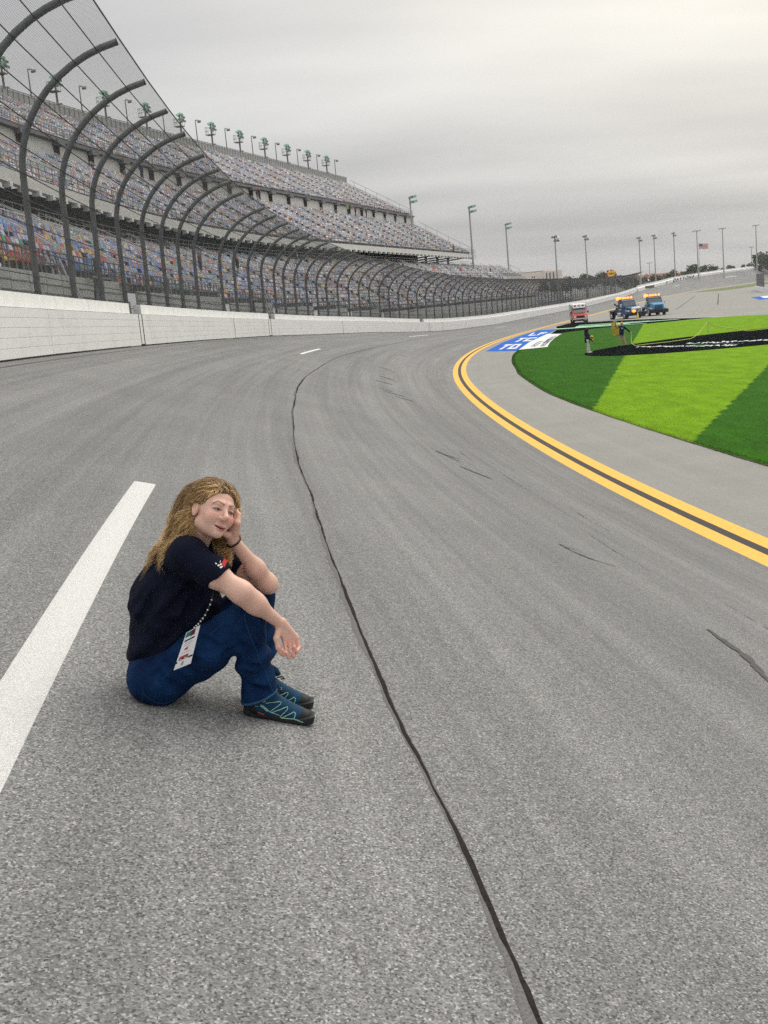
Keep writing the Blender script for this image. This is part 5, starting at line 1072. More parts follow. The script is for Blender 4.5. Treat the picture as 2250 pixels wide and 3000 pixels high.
# ================================================================== the seated woman
WO = A3((-.97, 4.5, 2.70)); woman = empty('person', tuple(WO), 0, 'woman in navy t-shirt and blue jeans sitting on the track, head on hand', 'person')
def gz(x, y):
    """ground height under her, relative to her origin"""
    best = None
    s = float(np.interp(y+WO[1], _yy, _arc)); X0, t0 = path(s)
    for s_ in np.arange(s-3, s+3, .02):
        p, t = path(s_); d = (x+WO[0]-p[0])**2+(y+WO[1]-p[1])**2
        if best is None or d < best[0]: best = (d, s_, p, t)
    _, s_, p, t = best; o = (x+WO[0]-p[0])*-t[1]+(y+WO[1]-p[1])*t[0]; return float(tz(s_, o))-WO[2]
_g0 = gz(0, 0); _gx = (gz(.5, 0)-_g0)/.5; _gy = (gz(0, .3)-_g0)/.3
def gnd(P): return _g0+_gx*P[..., 0]+_gy*P[..., 1]
RH = A3([[-.722, .6245, .2978], [-.5394, -.7777, .3229], [.4333, .0726, .8983]]); CH = A3((.292, -.078, .766)); HS = 1.0
def h2w(p): return CH+RH@(np.array(p)*HS)
# joints
Rsh, Rel, Rwr = A3((.184, -.165, .622)), A3((.389, -.232, .470)), A3((.515, -.145, .310)); Lsh, Lel, Lwr = A3((.206, .14, .59)), A3((.462, .05, .430)), A3((.354, -.06, .650))
Rhip, Rkn, Ran = A3((.0, -.1, .118)), A3((.383, -.135, .340)), A3((.402, -.075, -.03)); Lhip, Lkn, Lan = A3((-.01, .1, .125)), A3((.405, .115, .372)), A3((.392, .12, -.03))
SP = [A3((.0, 0, .12)), A3((.012, 0, .25)), A3((.05, 0, .415)), A3((.115, -.005, .555))]
NB = A3((.175, -.012, .615)); NT = h2w((0, -.03, -.05))
# ---------------------------------------------------------------- body (skin)
def headL(q):
    """head in its own frame: x her right, y forward, z up"""
    xa = np.abs(q[..., 0]); qs = np.stack([xa, q[..., 1], q[..., 2]], -1)
    d = el(q, (0, -.014, .043), (.075, .093, .084))
    d = smin(d, el(q, (0, .028, -.012), (.060, .062, .082)), .03)
    d = smin(d, rc(qs, (.0, .052, -.066), (.043, -.005, -.048), .025, .022), .03)          # jaw line
    d = smin(d, rc(q, (0, .056, -.07), (0, .07, -.083), .024, .017), .02)                    # chin
    d = smin(d, el(qs, (.035, .06, -.022), (.025, .024, .024)), .022)                        # cheeks
    d = smin(d, rc(qs, (.012, .083, .034), (.042, .068, .032), .009, .009), .016)            # brow
    d = smax(d, -el(qs, (.031, .092, .011), (.019, .014, .0125)), .012)                      # eye hollows
    d = smin(d, el(qs, (.031, .070, .010), (.0165, .0145, .0135)), .007)                     # lids
    sl_ = np.maximum(np.maximum(np.abs(q[..., 2]-.0085)-.0036*(1-((xa-.031)/.0135)**2), .066-q[..., 1]), xa*0)
    d = np.where(np.abs(xa-.031) < .0135, np.maximum(d, -np.maximum(sl_, el(qs, (.031, .074, .0085), (.0135, .02, .006)))), d)
    d = smin(d, rc(q, (0, .083, .022), (0, .110, -.018), .0072, .0105), .012)                # nose
    d = smin(d, rc(q, (0, .110, -.019), (0, .106, -.025), .0112, .010), .006); d = smin(d, el(qs, (.0125, .093, -.024), (.0085, .011, .0085)), .007)
    d = smax(d, -el(qs, (.0065, .1, -.0335), (.0042, .006, .004)), .003)
    mcur = -.061+13.0*xa**2                                                             # smiling mouth line
    d = smin(d, el(np.stack([q[..., 0], q[..., 1], q[..., 2]-mcur*1.0], -1), (0, .084, .0045), (.024, .0115, .0052)), .005)
    d = smin(d, el(np.stack([q[..., 0], q[..., 1], q[..., 2]-mcur*1.0], -1), (0, .083, -.0062), (.02, .0115, .006)), .005)
    d = smax(d, -(np.maximum(np.maximum(np.abs(q[..., 2]-mcur+.0008)-.0012, xa-.027), .08-q[..., 1])), .002)
    d = smax(d, -rc(qs, (.021, .094, -.03), (.034, .083, -.054), .0025, .003), .008)         # smile fold
    er = np.maximum(el(qs, (.077, -.008, .0), (.011, .019, .031)), -el(qs, (.087, -.004, .004), (.008, .011, .019))); d = smin(d, er, .006)
    return d
def neckd(P): return smin(rc(P, NT, NB, .047, .056), rc(P, NB, SP[3], .06, .09), .03)
def headd(P):
    q = ((P-CH.astype(f32))@RH.astype(f32))/HS; return smin(headL(q)*HS, neckd(P), .022)
Kn = [A3(k) for k in ((.527, -.152, .240), (.5445, -.148, .232), (.5615, -.146, .233), (.577, -.145, .243))]; Pi = [A3(k) for k in ((.530, -.172, .203), (.5485, -.170, .190), (.5665, -.167, .191), (.583, -.160, .207))]
Di = [A3(k) for k in ((.524, -.201, .194), (.5415, -.203, .181), (.559, -.199, .184), (.574, -.190, .2))]; Ti = [A3(k) for k in ((.520, -.206, .216), (.535, -.209, .204), (.552, -.205, .206), (.567, -.194, .221))]
def armR(P):
    d = chain(P, [Rsh, Rsh+(Rel-Rsh)*.5, Rel, Rel+(Rwr-Rel)*.35, Rwr], [.047, .0445, .037, .034, .0225], .05)
    for k in range(4): d = smin(d, rc(P, Rwr+(Kn[k]-Kn[1])*.4, Kn[k], .0128, .0104), .012)
    h = None
    for k in range(4):
        f = chain(P, [Kn[k], Pi[k], Di[k], Ti[k]], [.0090, .0079, .0071, .0060], .003); h = f if h is None else np.minimum(h, f)
    d = smin(d, h, .005); th = chain(P, [Rwr+A3((-.004, -.006, -.02)), A3((.498, -.174, .256)), A3((.502, -.186, .222)), A3((.511, -.190, .196))], [.0145, .0122, .0098, .0078], .007)
    return smin(d, th, .009)
LK0 = A3((.372, -.082, .722)); fw3 = A3((.6245, -.7777, .0726))
def armL(P):
    d = chain(P, [Lsh, Lsh+(Lel-Lsh)*.5, Lel, Lel+(Lwr-Lel)*.35, Lwr], [.047, .042, .0345, .0335, .0225], .04)
    d = smin(d, rc(P, Lel, Lel+A3((.012, -.004, -.012)), .030, .025), .02)
    h = None
    for k in range(4):
        e = fw3*(.026-.0175*k)+A3((0, 0, -.003*abs(k-1))); K = LK0+e; d = smin(d, rc(P, Lwr+e*.35, K, .0155, .0122), .015)
        f = chain(P, [K, K+A3((.006, .022, .030)), K+A3((-.004, .042, .042)), K+A3((-.016, .05, .034))], [.0105, .0092, .0082, .007], .004); h = f if h is None else smin(h, f, .0015)
    d = smin(d, h, .006); return smin(d, chain(P, [Lwr+A3((-.006, -.012, .014)), A3((.338, -.094, .678)), A3((.326, -.112, .69)), A3((.32, -.125, .703))], [.016, .0135, .0105, .0085], .006), .01)
def innerbody(P):
    d = chain(P, SP, [.1, .11, .12, .1], .04, (1, 1.25, 1)); d = smin(d, chain(P, [Rhip, Rkn, Ran], [.09, .052, .036], .03), .03); return smin(d, chain(P, [Lhip, Lkn, Lan], [.09, .052, .036], .03), .03)
parts_ = []
parts_.append(nets(headd, CH-A3((.15, .15, .2)), CH+A3((.15, .16, .16)), .0019)); parts_.append(nets(armR, (.16, -.32, .15), (.63, -.07, .70), .003)); parts_.append(nets(armL, (.12, -.17, .36), (.53, .23, .81), .003)); parts_.append(nets(innerbody, (-.2, -.3, -.1), (.58, .3, .7), .02))
Vb, Fb, off0 = [], [], 0
for V_, F_ in parts_: Vb.append(V_); Fb.append(F_+off0); off0 += len(V_)
Vb = np.concatenate(Vb); Fb = np.concatenate(Fb); fc = Vb[Fb].mean(1); q = (fc-CH)@RH/HS; xa = np.abs(q[:, 0])
SK = A3((.72, .45, .36)); col = np.tile(SK, (len(fc), 1)); col *= (1+.04*np.sin(fc[:, :1]*70)*np.sin(fc[:, 2:]*60))
inh = (np.linalg.norm(q, axis=1) < .14)
def blend(mask, c, w=1.0):
    global col
    m = (mask*w)[:, None]; col = col*(1-m)+A3(c)*m
sm = lambda d, w_: np.clip(.5-d/w_, 0, 1)
blend(inh*sm(np.hypot((xa-.042)/1.2, (q[:, 2]+.02))-.016, .022)*(q[:, 1] > .03), (.70, .32, .26), .6)          # flushed cheeks
blend(inh*sm(np.hypot(xa, q[:, 2]+.02)-.012, .012)*(q[:, 1] > .09), (.66, .3, .24), .45)
mc = -.061+13.0*xa**2
blend(inh*sm(np.abs(q[:, 2]-mc)-.009*(1-(xa/.027)**2), .003)*(xa < .026)*(q[:, 1] > .07), (.44, .13, .115), .9)
blend(inh*sm(np.abs(q[:, 2]-mc)-.0020, .002)*(xa < .027)*(q[:, 1] > .07), (.17, .05, .04), .9)
bz = .031+.010*np.clip((xa-.012)/.024, 0, 1)-.016*np.clip((xa-.036)/.018, 0, 1)
blend(inh*sm(np.abs(q[:, 2]-bz)-.0034, .0035)*(xa > .010)*(xa < .052)*(q[:, 1] > .05), (.17, .09, .055), .75)         # brows
ez = .0085; blend(inh*sm(np.abs(q[:, 2]-(ez+.0052*(1-((xa-.031)/.017)**2)))-.0024, .0016)*(np.abs(xa-.031) < .0175)*(q[:, 1] > .06), (.05, .025, .02), .95)
blend(inh*sm(np.abs(q[:, 2]-(ez-.0046*(1-((xa-.031)/.015)**2)))-.0014, .0014)*(np.abs(xa-.031) < .015)*(q[:, 1] > .06), (.16, .07, .055), .8)
blend(inh*sm(np.hypot((xa-.031)/1.5, q[:, 2]-.009)-.011, .012)*(q[:, 1] > .055), (.40, .2, .15), .35)
blend(((fc[:, 2] < .245) & (fc[:, 0] > .49) & (fc[:, 1] < -.12)).astype(float), (.70, .35, .29), .5)                # reddened fingers
M_SKIN = mat('fair skin', (.63, .385, .295), .45, spec=.35, attr='col', noise=.05, nscale=60, bump=.06, bscale=260)
_b = M_SKIN.node_tree.nodes['Principled BSDF']; _b.inputs['Subsurface Weight'].default_value = .12; _b.inputs['Subsurface Radius'].default_value = (1, .35, .2); _b.inputs['Subsurface Scale'].default_value = .008
body = link('body', npmesh('body', Vb, Fb, M_SKIN, col, True), woman)
# eyes
M_EYE = mat('eye', (.6, .56, .54), .2, spec=.6, attr='col')
for sg in (1, -1):
    mb = MB(); c0 = A3((.031*sg, .0695, .0092)); gaze = A3((-.42, .9, -.12)); gaze /= np.linalg.norm(gaze); nl, ns = 16, 20; rr = .0118
    for i in range(nl+1):
        for j in range(ns):
            a = math.pi*i/nl; b_ = 2*math.pi*j/ns; mb.v.append(tuple(h2w(c0+rr*A3((math.sin(a)*math.cos(b_), math.cos(a), math.sin(a)*math.sin(b_))))))
    for i in range(nl):
        for j in range(ns):
            a = i*ns+j; b_ = i*ns+(j+1) % ns; f = (a, b_, b_+ns, a+ns); dn = A3((math.sin(math.pi*(i+.5)/nl)*math.cos(2*math.pi*(j+.5)/ns), math.cos(math.pi*(i+.5)/nl), math.sin(math.pi*(i+.5)/nl)*math.sin(2*math.pi*(j+.5)/ns))); cs_ = float(dn@gaze)
            mb.f.append(f); mb.m.append(0); mb.c.append((.01, .008, .007) if cs_ > .95 else (.055, .028, .014) if cs_ > .80 else (.45, .38, .36))
    mb.build('eye', M_EYE, woman, smooth=True)
# ---------------------------------------------------------------- t-shirt
ax_r = (Rel-Rsh)/np.linalg.norm(Rel-Rsh); ax_l = (Lel-Lsh)/np.linalg.norm(Lel-Lsh); cutR = Rsh+(Rel-Rsh)*.63; cutL = Lsh+(Lel-Lsh)*.6
def shirt0(P):
    x, y, z = P[..., 0], P[..., 1], P[..., 2]
    d = chain(P, SP, [.112, .124, .136, .112], .06, (1, 1.28, 1))
    d = smin(d, rc(P, (.09, 0, .29), (.175, 0, .385), .085, .1, (1, 1.4, 1)), .07)                    # loose front
    d = smin(d, rc(P, (-.012, 0, .1), (-.008, 0, .2), .104, .11, (1, 1.45, 1)), .05)
    d = smin(d, rc(P, Rsh+A3((.0, .02, .0)), Lsh, .07, .07), .07)
    wr_ = .0035*np.sin((z*1.1-x*1.0+y*.4)*70)*np.clip((z-.3)*4, 0, 1)*np.clip((.62-z)*6, 0, 1)
    sr_ = np.maximum(rc(P, Rsh, cutR+ax_r*.05, .07, .066), ((P-cutR.astype(f32))@ax_r.astype(f32))+.012*np.sin(z*40))
    sl2 = np.maximum(rc(P, Lsh, cutL+ax_l*.05, .07, .066), ((P-cutL.astype(f32))@ax_l.astype(f32)))
    sr_ = sr_+.0035*np.sin(((P-Rsh.astype(f32))@ax_r.astype(f32))*75+z*55+x*20)
    d = smin(smin(d, sr_, .035), sl2, .035)
    # folds: belly creases, side drape, pulled diagonals from the shoulder
    d = d+.0065*np.sin((z-.55*x)*62+1.2*np.sin(x*22))*np.exp(-((z-.17-.3*(x+.05))/.085)**2)
    d = d+.009*np.sin((x*.75+z*.65)*52+1.0*np.sin(z*17)+y*6)*np.exp(-((z-.40)/.12)**2)*np.clip(-y*9, 0, 1)+wr_
    d = d+.007*np.sin((x*.9-z*.45)*45+np.sin(z*13)*1.6)*np.exp(-((z-.27)/.1)**2)
    hem = .083+.62*(x+.125)+.010*np.sin(x*38+y*9); d = np.maximum(d, (hem-z)*.8)
    ncx = np.maximum(-(rc(P, NT, NB-A3((.02, 0, .03)), .0555, .066)), -1)
    d = smax(d, ncx, .008)
    return d
def groove_pts(fn, segs, r, dep):
    out = []
    for (a, b_) in segs:
        ya = yproj(fn, *a); yb = yproj(fn, *b_)
        if ya is not None and yb is not None: out.append((A3((a[0], ya-(r-dep), a[1])), A3((b_[0], yb-(r-dep*.4), b_[1]))))
    return out
def yproj(fn, x, z, y0=-.45, y1=.1, axis=1):
    """first surface met going from the side (+y)"""
    ys = np.linspace(y0, y1, 500); d = fn(np.stack([np.full(500, x), ys, np.full(500, z)], -1).astype(f32)); i = np.argmax(d < 0); return float(ys[i]) if d[i] < 0 else None
GS = groove_pts(shirt0, [((.20, .50), (.08, .40)), ((.215, .47), (.10, .33)), ((.20, .43), (.13, .29)), ((.17, .34), (.0, .255)), ((.18, .30), (.02, .205)), ((.14, .255), (-.03, .16)), ((-.08, .235), (.03, .15)), ((-.09, .18), (.0, .12)), ((.10, .55), (.02, .43)), ((.05, .50), (-.04, .36))], .022, .009)
def shirt(P):
    d = shirt0(P)
    for a, b_ in GS: d = smax(d, -rc(P, a, b_, .022, .018), .016)
    return d
M_SHIRT = mat('navy t-shirt cotton', (.0055, .0075, .019), .9, spec=.12, noise=.18, nscale=14, bump=.18, bscale=500)
link('t_shirt', skin_mesh('t_shirt', nets(shirt, (-.22, -.32, .03), (.42, .3, .74), .0042), M_SHIRT), woman)
def yproj(fn, x, z, y0=-.45, y1=.1, axis=1):
    """first surface met going from the side (+y)"""
    ys = np.linspace(y0, y1, 500); d = fn(np.stack([np.full(500, x), ys, np.full(500, z)], -1).astype(f32)); i = np.argmax(d < 0); return float(ys[i]) if d[i] < 0 else None
# sleeve emblem
def emblem(quads, m, name):
    mb = MB()
    for qd in quads:
        P_ = [(x, (yproj(shirt, x, z) or -.2)-.0022, z) for x, z in qd]; mb.add(P_, [tuple(range(len(P_)))])
    mb.build(name, m, woman)
E0 = A3((.325, .592)); ux = A3((.9, .12)); uz = A3((-.1, .99))
def eq(a, b_): p = E0+ux*a+uz*b_; return (float(p[0]), float(p[1]))
emblem([[eq(.011, -.015), eq(.022, .0), eq(.011, .013), eq(.001, 0)]], mat('emblem red', (.5, .02, .02), .7), 'sleeve_emblem')
emblem([[eq(-.024+.008*r_, .011-.0095*r_), eq(-.003+.003*r_, .012-.009*r_), eq(-.002+.004*r_, .0065-.009*r_), eq(-.02+.008*r_, .0055-.0095*r_)] for r_ in range(3)], M_FW, 'sleeve_stripes')
# ---------------------------------------------------------------- jeans
def jeans0(P):
    x, y, z = P[..., 0], P[..., 1], P[..., 2]
    d = rc(P, Rhip+A3((-.015, 0, .0)), Lhip+A3((-.01, 0, 0)), .115, .115); d = smin(d, chain(P, [A3((-.01, 0, .12)), A3((.005, 0, .25))], [.115, .115], .03, (1, 1.3, 1)), .05)
    for hip, kn, an, s_ in ((Rhip, Rkn, Ran, 0), (Lhip, Lkn, Lan, 1)):
        mid = hip+(kn-hip)*.5+A3((.0, 0, -.012)); t_ = chain(P, [hip, mid, kn], [.113, .095, .071], .05)
        sh = chain(P, [kn, kn+(an-kn)*.5+A3((-.004, 0, 0)), an+A3((.0, 0, -.05))], [.07, .066, .08], .03)
        al = (P-kn.astype(f32))@((an-kn)/np.linalg.norm(an-kn)).astype(f32)
        sh = sh+.006*np.sin(al*46+x*22+1.5*np.sin(z*19))*np.clip(al*7, 0, 1)
        if s_ == 0: cut = (-.026+(x-.327)*.27+.003*np.sin(x*50))-z
        else: cut = (.165+(x-.512)*1.0)-z
        leg = smin(t_, np.maximum(sh, cut*.8), .03); d = smin(d, leg, .03 if s_ == 0 else .012)
    # folds at hip and behind the knee
    d = d+.009*np.sin((x*.7-z*.75)*85+y*8)*np.exp(-(((x-.06)/.06)**2+((z-.16)/.07)**2))+.009*np.sin((x+z*.5)*95)*np.exp(-(((x-.335)/.045)**2+((z-.27)/.05)**2))
    d = d+.003*np.sin((x*.6+z)*60+y*14)*np.exp(-((x-.2)/.14)**2)
    return smax(d, gnd(P)+.002-z, .012)
GJ = groove_pts(jeans0, [((.055, .205), (.12, .115)), ((.085, .225), (.165, .15)), ((.03, .165), (.065, .085)), ((.30, .215), (.37, .25)), ((.31, .255), (.385, .30)), ((.315, .175), (.38, .20)), ((.41, .34), (.445, .27)), ((.19, .30), (.28, .25)), ((.35, .12), (.43, .085)), ((.36, .06), (.45, .03)), ((.36, .155), (.425, .14)), ((.22, .25), (.3, .24)), ((.12, .23), (.2, .2))], .02, .008)
def jeans(P):
    d = jeans0(P)
    for a, b_ in GJ: d = smax(d, -rc(P, a, b_, .02, .016), .013)
    return d
def denim():
    m = bpy.data.materials.new('blue denim'); m.use_nodes = True; t = m.node_tree; b = t.nodes['Principled BSDF']; b.inputs['Roughness'].default_value = .85; b.inputs['Specular IOR Level'].default_value = .15
    tc_ = N(t, 'ShaderNodeTexCoord'); n1 = N(t, 'ShaderNodeTexNoise'); n1.inputs['Scale'].default_value = 11; n1.inputs['Detail'].default_value = 5; L(t, tc_.outputs['Object'], n1.inputs['Vector'])
    r = N(t, 'ShaderNodeValToRGB'); L(t, n1.outputs[0], r.inputs[0]); r.color_ramp.elements[0].position = .32; r.color_ramp.elements[0].color = (.0012, .0085, .040, 1); r.color_ramp.elements[1].position = .72; r.color_ramp.elements[1].color = (.0045, .033, .105, 1)
    n2 = N(t, 'ShaderNodeTexNoise'); n2.inputs['Scale'].default_value = 420; n2.inputs['Detail'].default_value = 2; L(t, tc_.outputs['Object'], n2.inputs['Vector'])
    r2 = N(t, 'ShaderNodeMapRange'); L(t, n2.outputs[0], r2.inputs[0]); r2.inputs[1].default_value = .3; r2.inputs[2].default_value = .7; r2.inputs[3].default_value = .75; r2.inputs[4].default_value = 1.3
    s_ = N(t, 'ShaderNodeVectorMath', operation='SCALE'); L(t, r.outputs[0], s_.inputs[0]); L(t, r2.outputs[0], s_.inputs['Scale']); L(t, s_.outputs[0], b.inputs['Base Color'])
    bp = N(t, 'ShaderNodeBump'); bp.inputs['Strength'].default_value = .25; bp.inputs['Distance'].default_value = .002; L(t, n2.outputs[0], bp.inputs['Height']); L(t, bp.outputs[0], b.inputs['Normal']); return m
M_DENIM = denim()
jn = link('jeans', skin_mesh('jeans', nets(jeans, (-.2, -.3, -.14), (.6, .3, .42), .0042), M_DENIM), woman)
M_STITCH = mat('pale denim stitch', (.012, .06, .14), .8); M_HEM = mat('frayed hem', (.022, .075, .16), .9, noise=.5, nscale=90)
def stitch(pl, r=.0011, m=None, fn=jeans, name='stitching', par=None, n=30, dy=.0012):
    pl = np.array(pl, float); d = np.concatenate([[0], np.cumsum(np.hypot(*np.diff(pl, axis=0).T))]); k = np.linspace(0, d[-1], n); P3 = []
    for x, z in zip(np.interp(k, d, pl[:, 0]), np.interp(k, d, pl[:, 1])):
        y = yproj(fn, x, z)
        if y is not None: P3.append((x, y-dy, z))
    if len(P3) > 2: MB().tube(P3, r, 4).build(name, m or M_STITCH, par or jn)
stitch([(-.045, .095), (-.035, .075), (-.005, .045), (.03, .03), (.065, .038), (.085, .018)]); stitch([(-.047, .093), (-.072, .045)]); stitch([(-.04, .095), (-.066, .045)]); stitch([(.385, .375), (.395, .3), (.415, .2), (.44, .1), (.458, .01)], .0014); stitch([(.12, .215), (.2, .275), (.3, .345)], .0012); stitch([(.03, .14), (.055, .155), (.08, .185)], .0012)
hp_ = []
for k in range(40):
    a = 2*math.pi*k/40; best = None
    for rr in np.linspace(.14, .02, 120):
        x = Ran[0]+.008+rr*math.cos(a); y = Ran[1]+rr*math.sin(a); z = -.022+(x-.327)*.27
        if jeans(A3((x, y, z)).astype(f32)[None])[0] < 0: best = (x, y, z); break
    if best: hp_.append(best)
MB().tube(hp_+hp_[:1], .0058, 6).build('hem', M_HEM, jn, smooth=True)
# ---------------------------------------------------------------- shoes (own frame: x to the toe, y to her left, z up)
def shoe_up(P):
    x, y, z = P[..., 0], P[..., 1], P[..., 2]
    w = .040+.010*np.clip((x-.02)/.1, -1, 1)
    d = rc(P, (.035, 0, .042), (.2, .004, .03), .038, .031, (1, 1.12, 1)); d = smin(d, rc(P, (.2, .004, .032), (.245, .006, .028), .033, .026, (1, 1.3, .95)), .02)
    d = smin(d, rc(P, (.04, 0, .06), (.05, 0, .115), .036, .031, (1, 1.05, 1)), .03); d = smin(d, rc(P, (.07, 0, .1), (.16, 0, .055), .026, .026, (1, 1.1, 1)), .03)
    return np.maximum(d, .016-z)
def shoe_sole(P):
    x, y, z = P[..., 0], P[..., 1], P[..., 2]
    hw = .034+.008*np.clip((x-.03)/.16, 0, 1)-.006*np.exp(-((x-.1)/.04)**2); lift = .012*np.clip((x-.2)/.08, 0, 1)**2+.006*np.clip((.03-x)/.03, 0, 1)**2
    inx = np.maximum(np.abs(x-.137)-.14, 0); q2 = np.sqrt(np.maximum(np.abs(y)-hw+.02, 0)**2+np.maximum(np.abs(x-.137)-.125, 0)**2)-.022
    top = .026+.016*np.clip((.1-x)/.1, 0, 1)+.006*np.clip((x-.22)/.05, 0, 1); zz = np.maximum(z-top-lift, lift-z+.0)
    return smax(q2, zz, .006)
M_SHOEB = mat('blue shoe mesh', (.006, .05, .11), .75, noise=.2, nscale=60, bump=.3, bscale=700); M_SHOEK = mat('black shoe rubber', (.016, .018, .02), .6, noise=.2, nscale=40); M_MINT = mat('mint shoe trim', (.36, .62, .52), .6); M_SHRED = mat('shoe red mark', (.55, .05, .03), .5); M_LACE = mat('dark laces', (.02, .016, .03), .8)
def shoe(loc, rz, tilt, roll, near):
    R_ = Matrix.Rotation(rz, 4, 'Z') @ Matrix.Rotation(tilt, 4, 'Y') @ Matrix.Rotation(roll, 4, 'X'); t = link('shoe', skin_mesh('shoe', nets(shoe_up, (-.03, -.08, .0), (.31, .08, .17), .003), M_SHOEB), woman); t.matrix_local = Matrix.Translation(loc) @ R_
    VF = nets(shoe_sole, (-.03, -.08, -.01), (.31, .08, .07), .003); link('sole', skin_mesh('sole', VF, M_SHOEK), t)
    cap = lambda P: np.maximum(shoe_up(P)-.0022, np.maximum(.222+.25*np.maximum(P[..., 2]-.03, 0)-P[..., 0], -1)); link('toe_cap', skin_mesh('toe_cap', nets(cap, (.2, -.08, .01), (.31, .08, .09), .003), M_SHOEK), t)
    heel = lambda P: np.maximum(shoe_up(P)-.002, np.maximum(P[..., 0]-.045+.35*(P[..., 2]-.03), P[..., 2]-.1)); link('heel_counter', skin_mesh('heel_counter', nets(heel, (-.03, -.08, .01), (.1, .08, .12), .003), M_SHOEK), t)
    both = lambda P: np.minimum(shoe_up(P), shoe_sole(P))
    sd = [(-1, [[(.075, .068), (.135, .084), (.14, .078), (.098, .036), (.104, .032), (.165, .068), (.17, .062), (.142, .02), (.148, .017), (.196, .052), (.203, .046), (.2, .024)], [(.098, .036), (.14, .027)], [(.148, .019), (.2, .024), (.24, .016)], [(.06, .062), (.098, .036)]])]
    for sg, ls in sd:
        for pl in ls: stitch(pl, .0017, M_MINT, both, 'mint_trim', t, 34, .001)
    for k in range(9):
        x = .045+.027*k; MB().box((x, -.036, .004+.012*max(0, (x-.2)/.08)**2), (.010, .008, .008)).build('lug', M_MINT if k > 4 else M_SHOEK, t)
    MB().box((.279, 0, .03), (.012, .03, .022), Matrix.Rotation(rad(20), 3, 'Y')).build('toe_bumper', M_MINT, t, bevel=.004)
    stitch([(.105, .098), (.15, .078), (.2, .058)], .004, M_LACE, lambda P: shoe_up(P-np.array((0, -.03, 0), f32)*0), 'lace_cover', t, 20, -.018)
    stitch([(.05, .028), (.064, .023), (.078, .018)], .0028, M_SHRED, both, 'red_mark', t, 12, .001); stitch([(.03, .052), (.05, .055)], .0012, M_MINT, both, 'mint_trim', t, 10, .001)
    MB().tube([(.088, 0, .142), (.085, .0, .158), (.098, 0, .15), (.115, 0, .125)], .012, 8).build('tongue', M_SHOEB, t, smooth=True)
    MB().tube([(.11, -.012, .118), (.13, -.02, .128), (.142, -.016, .12), (.128, -.012, .114)], .0035, 5).build('lace_bow', M_LACE, t)
    if near:
        me = text_mesh('omon', .017, .0006, M_MINT, .0004); o = link('lettering', me, t); o.matrix_local = Matrix.Translation((.073, -.0465, .052)) @ Matrix.Rotation(rad(30), 4, 'Y') @ Matrix.Rotation(rad(76), 4, 'X')
    return t
sl_t = -math.atan(_gx)
shoe((.325, -.075, gz(.325, -.075)+.001), rad(2), sl_t, 0, True); shoe((.312, .115, gz(.312, .115)+.001), rad(3), sl_t, 0, False)
# socks
MB().tube([tuple(Ran+A3((.0, 0, .06))), tuple(Ran+A3((-.01, 0, -.03)))], .036, 10).build('sock', M_LACE, woman, smooth=True); MB().tube([tuple(Lan+A3((-.02, 0, .1))), tuple(Lan+A3((-.03, 0, -.02)))], .036, 10).build('sock', M_LACE, woman, smooth=True)
# wrist band
wb = (Lwr-Lel)/np.linalg.norm(Lwr-Lel); wc = Lwr-wb*.012; b1 = np.cross(wb, (0, 1, .2)); b1 /= np.linalg.norm(b1); b2 = np.cross(wb, b1)
MB().tube([tuple(wc+(b1*math.cos(a)+b2*math.sin(a))*.0305) for a in np.linspace(0, 2*math.pi, 25)], .0036, 6).build('wrist_band', mat('dark hair tie', (.02, .008, .008), .8), woman, smooth=True)
MB().tube([tuple(Kn[2]*.45+Pi[2]*.55+A3((math.cos(a)*.0108, math.sin(a)*.0108, 0))) for a in np.linspace(0, 6.283, 15)], .0014, 5).build('ring', mat('silver ring', (.8, .78, .74), .2, metal=1.0), woman)
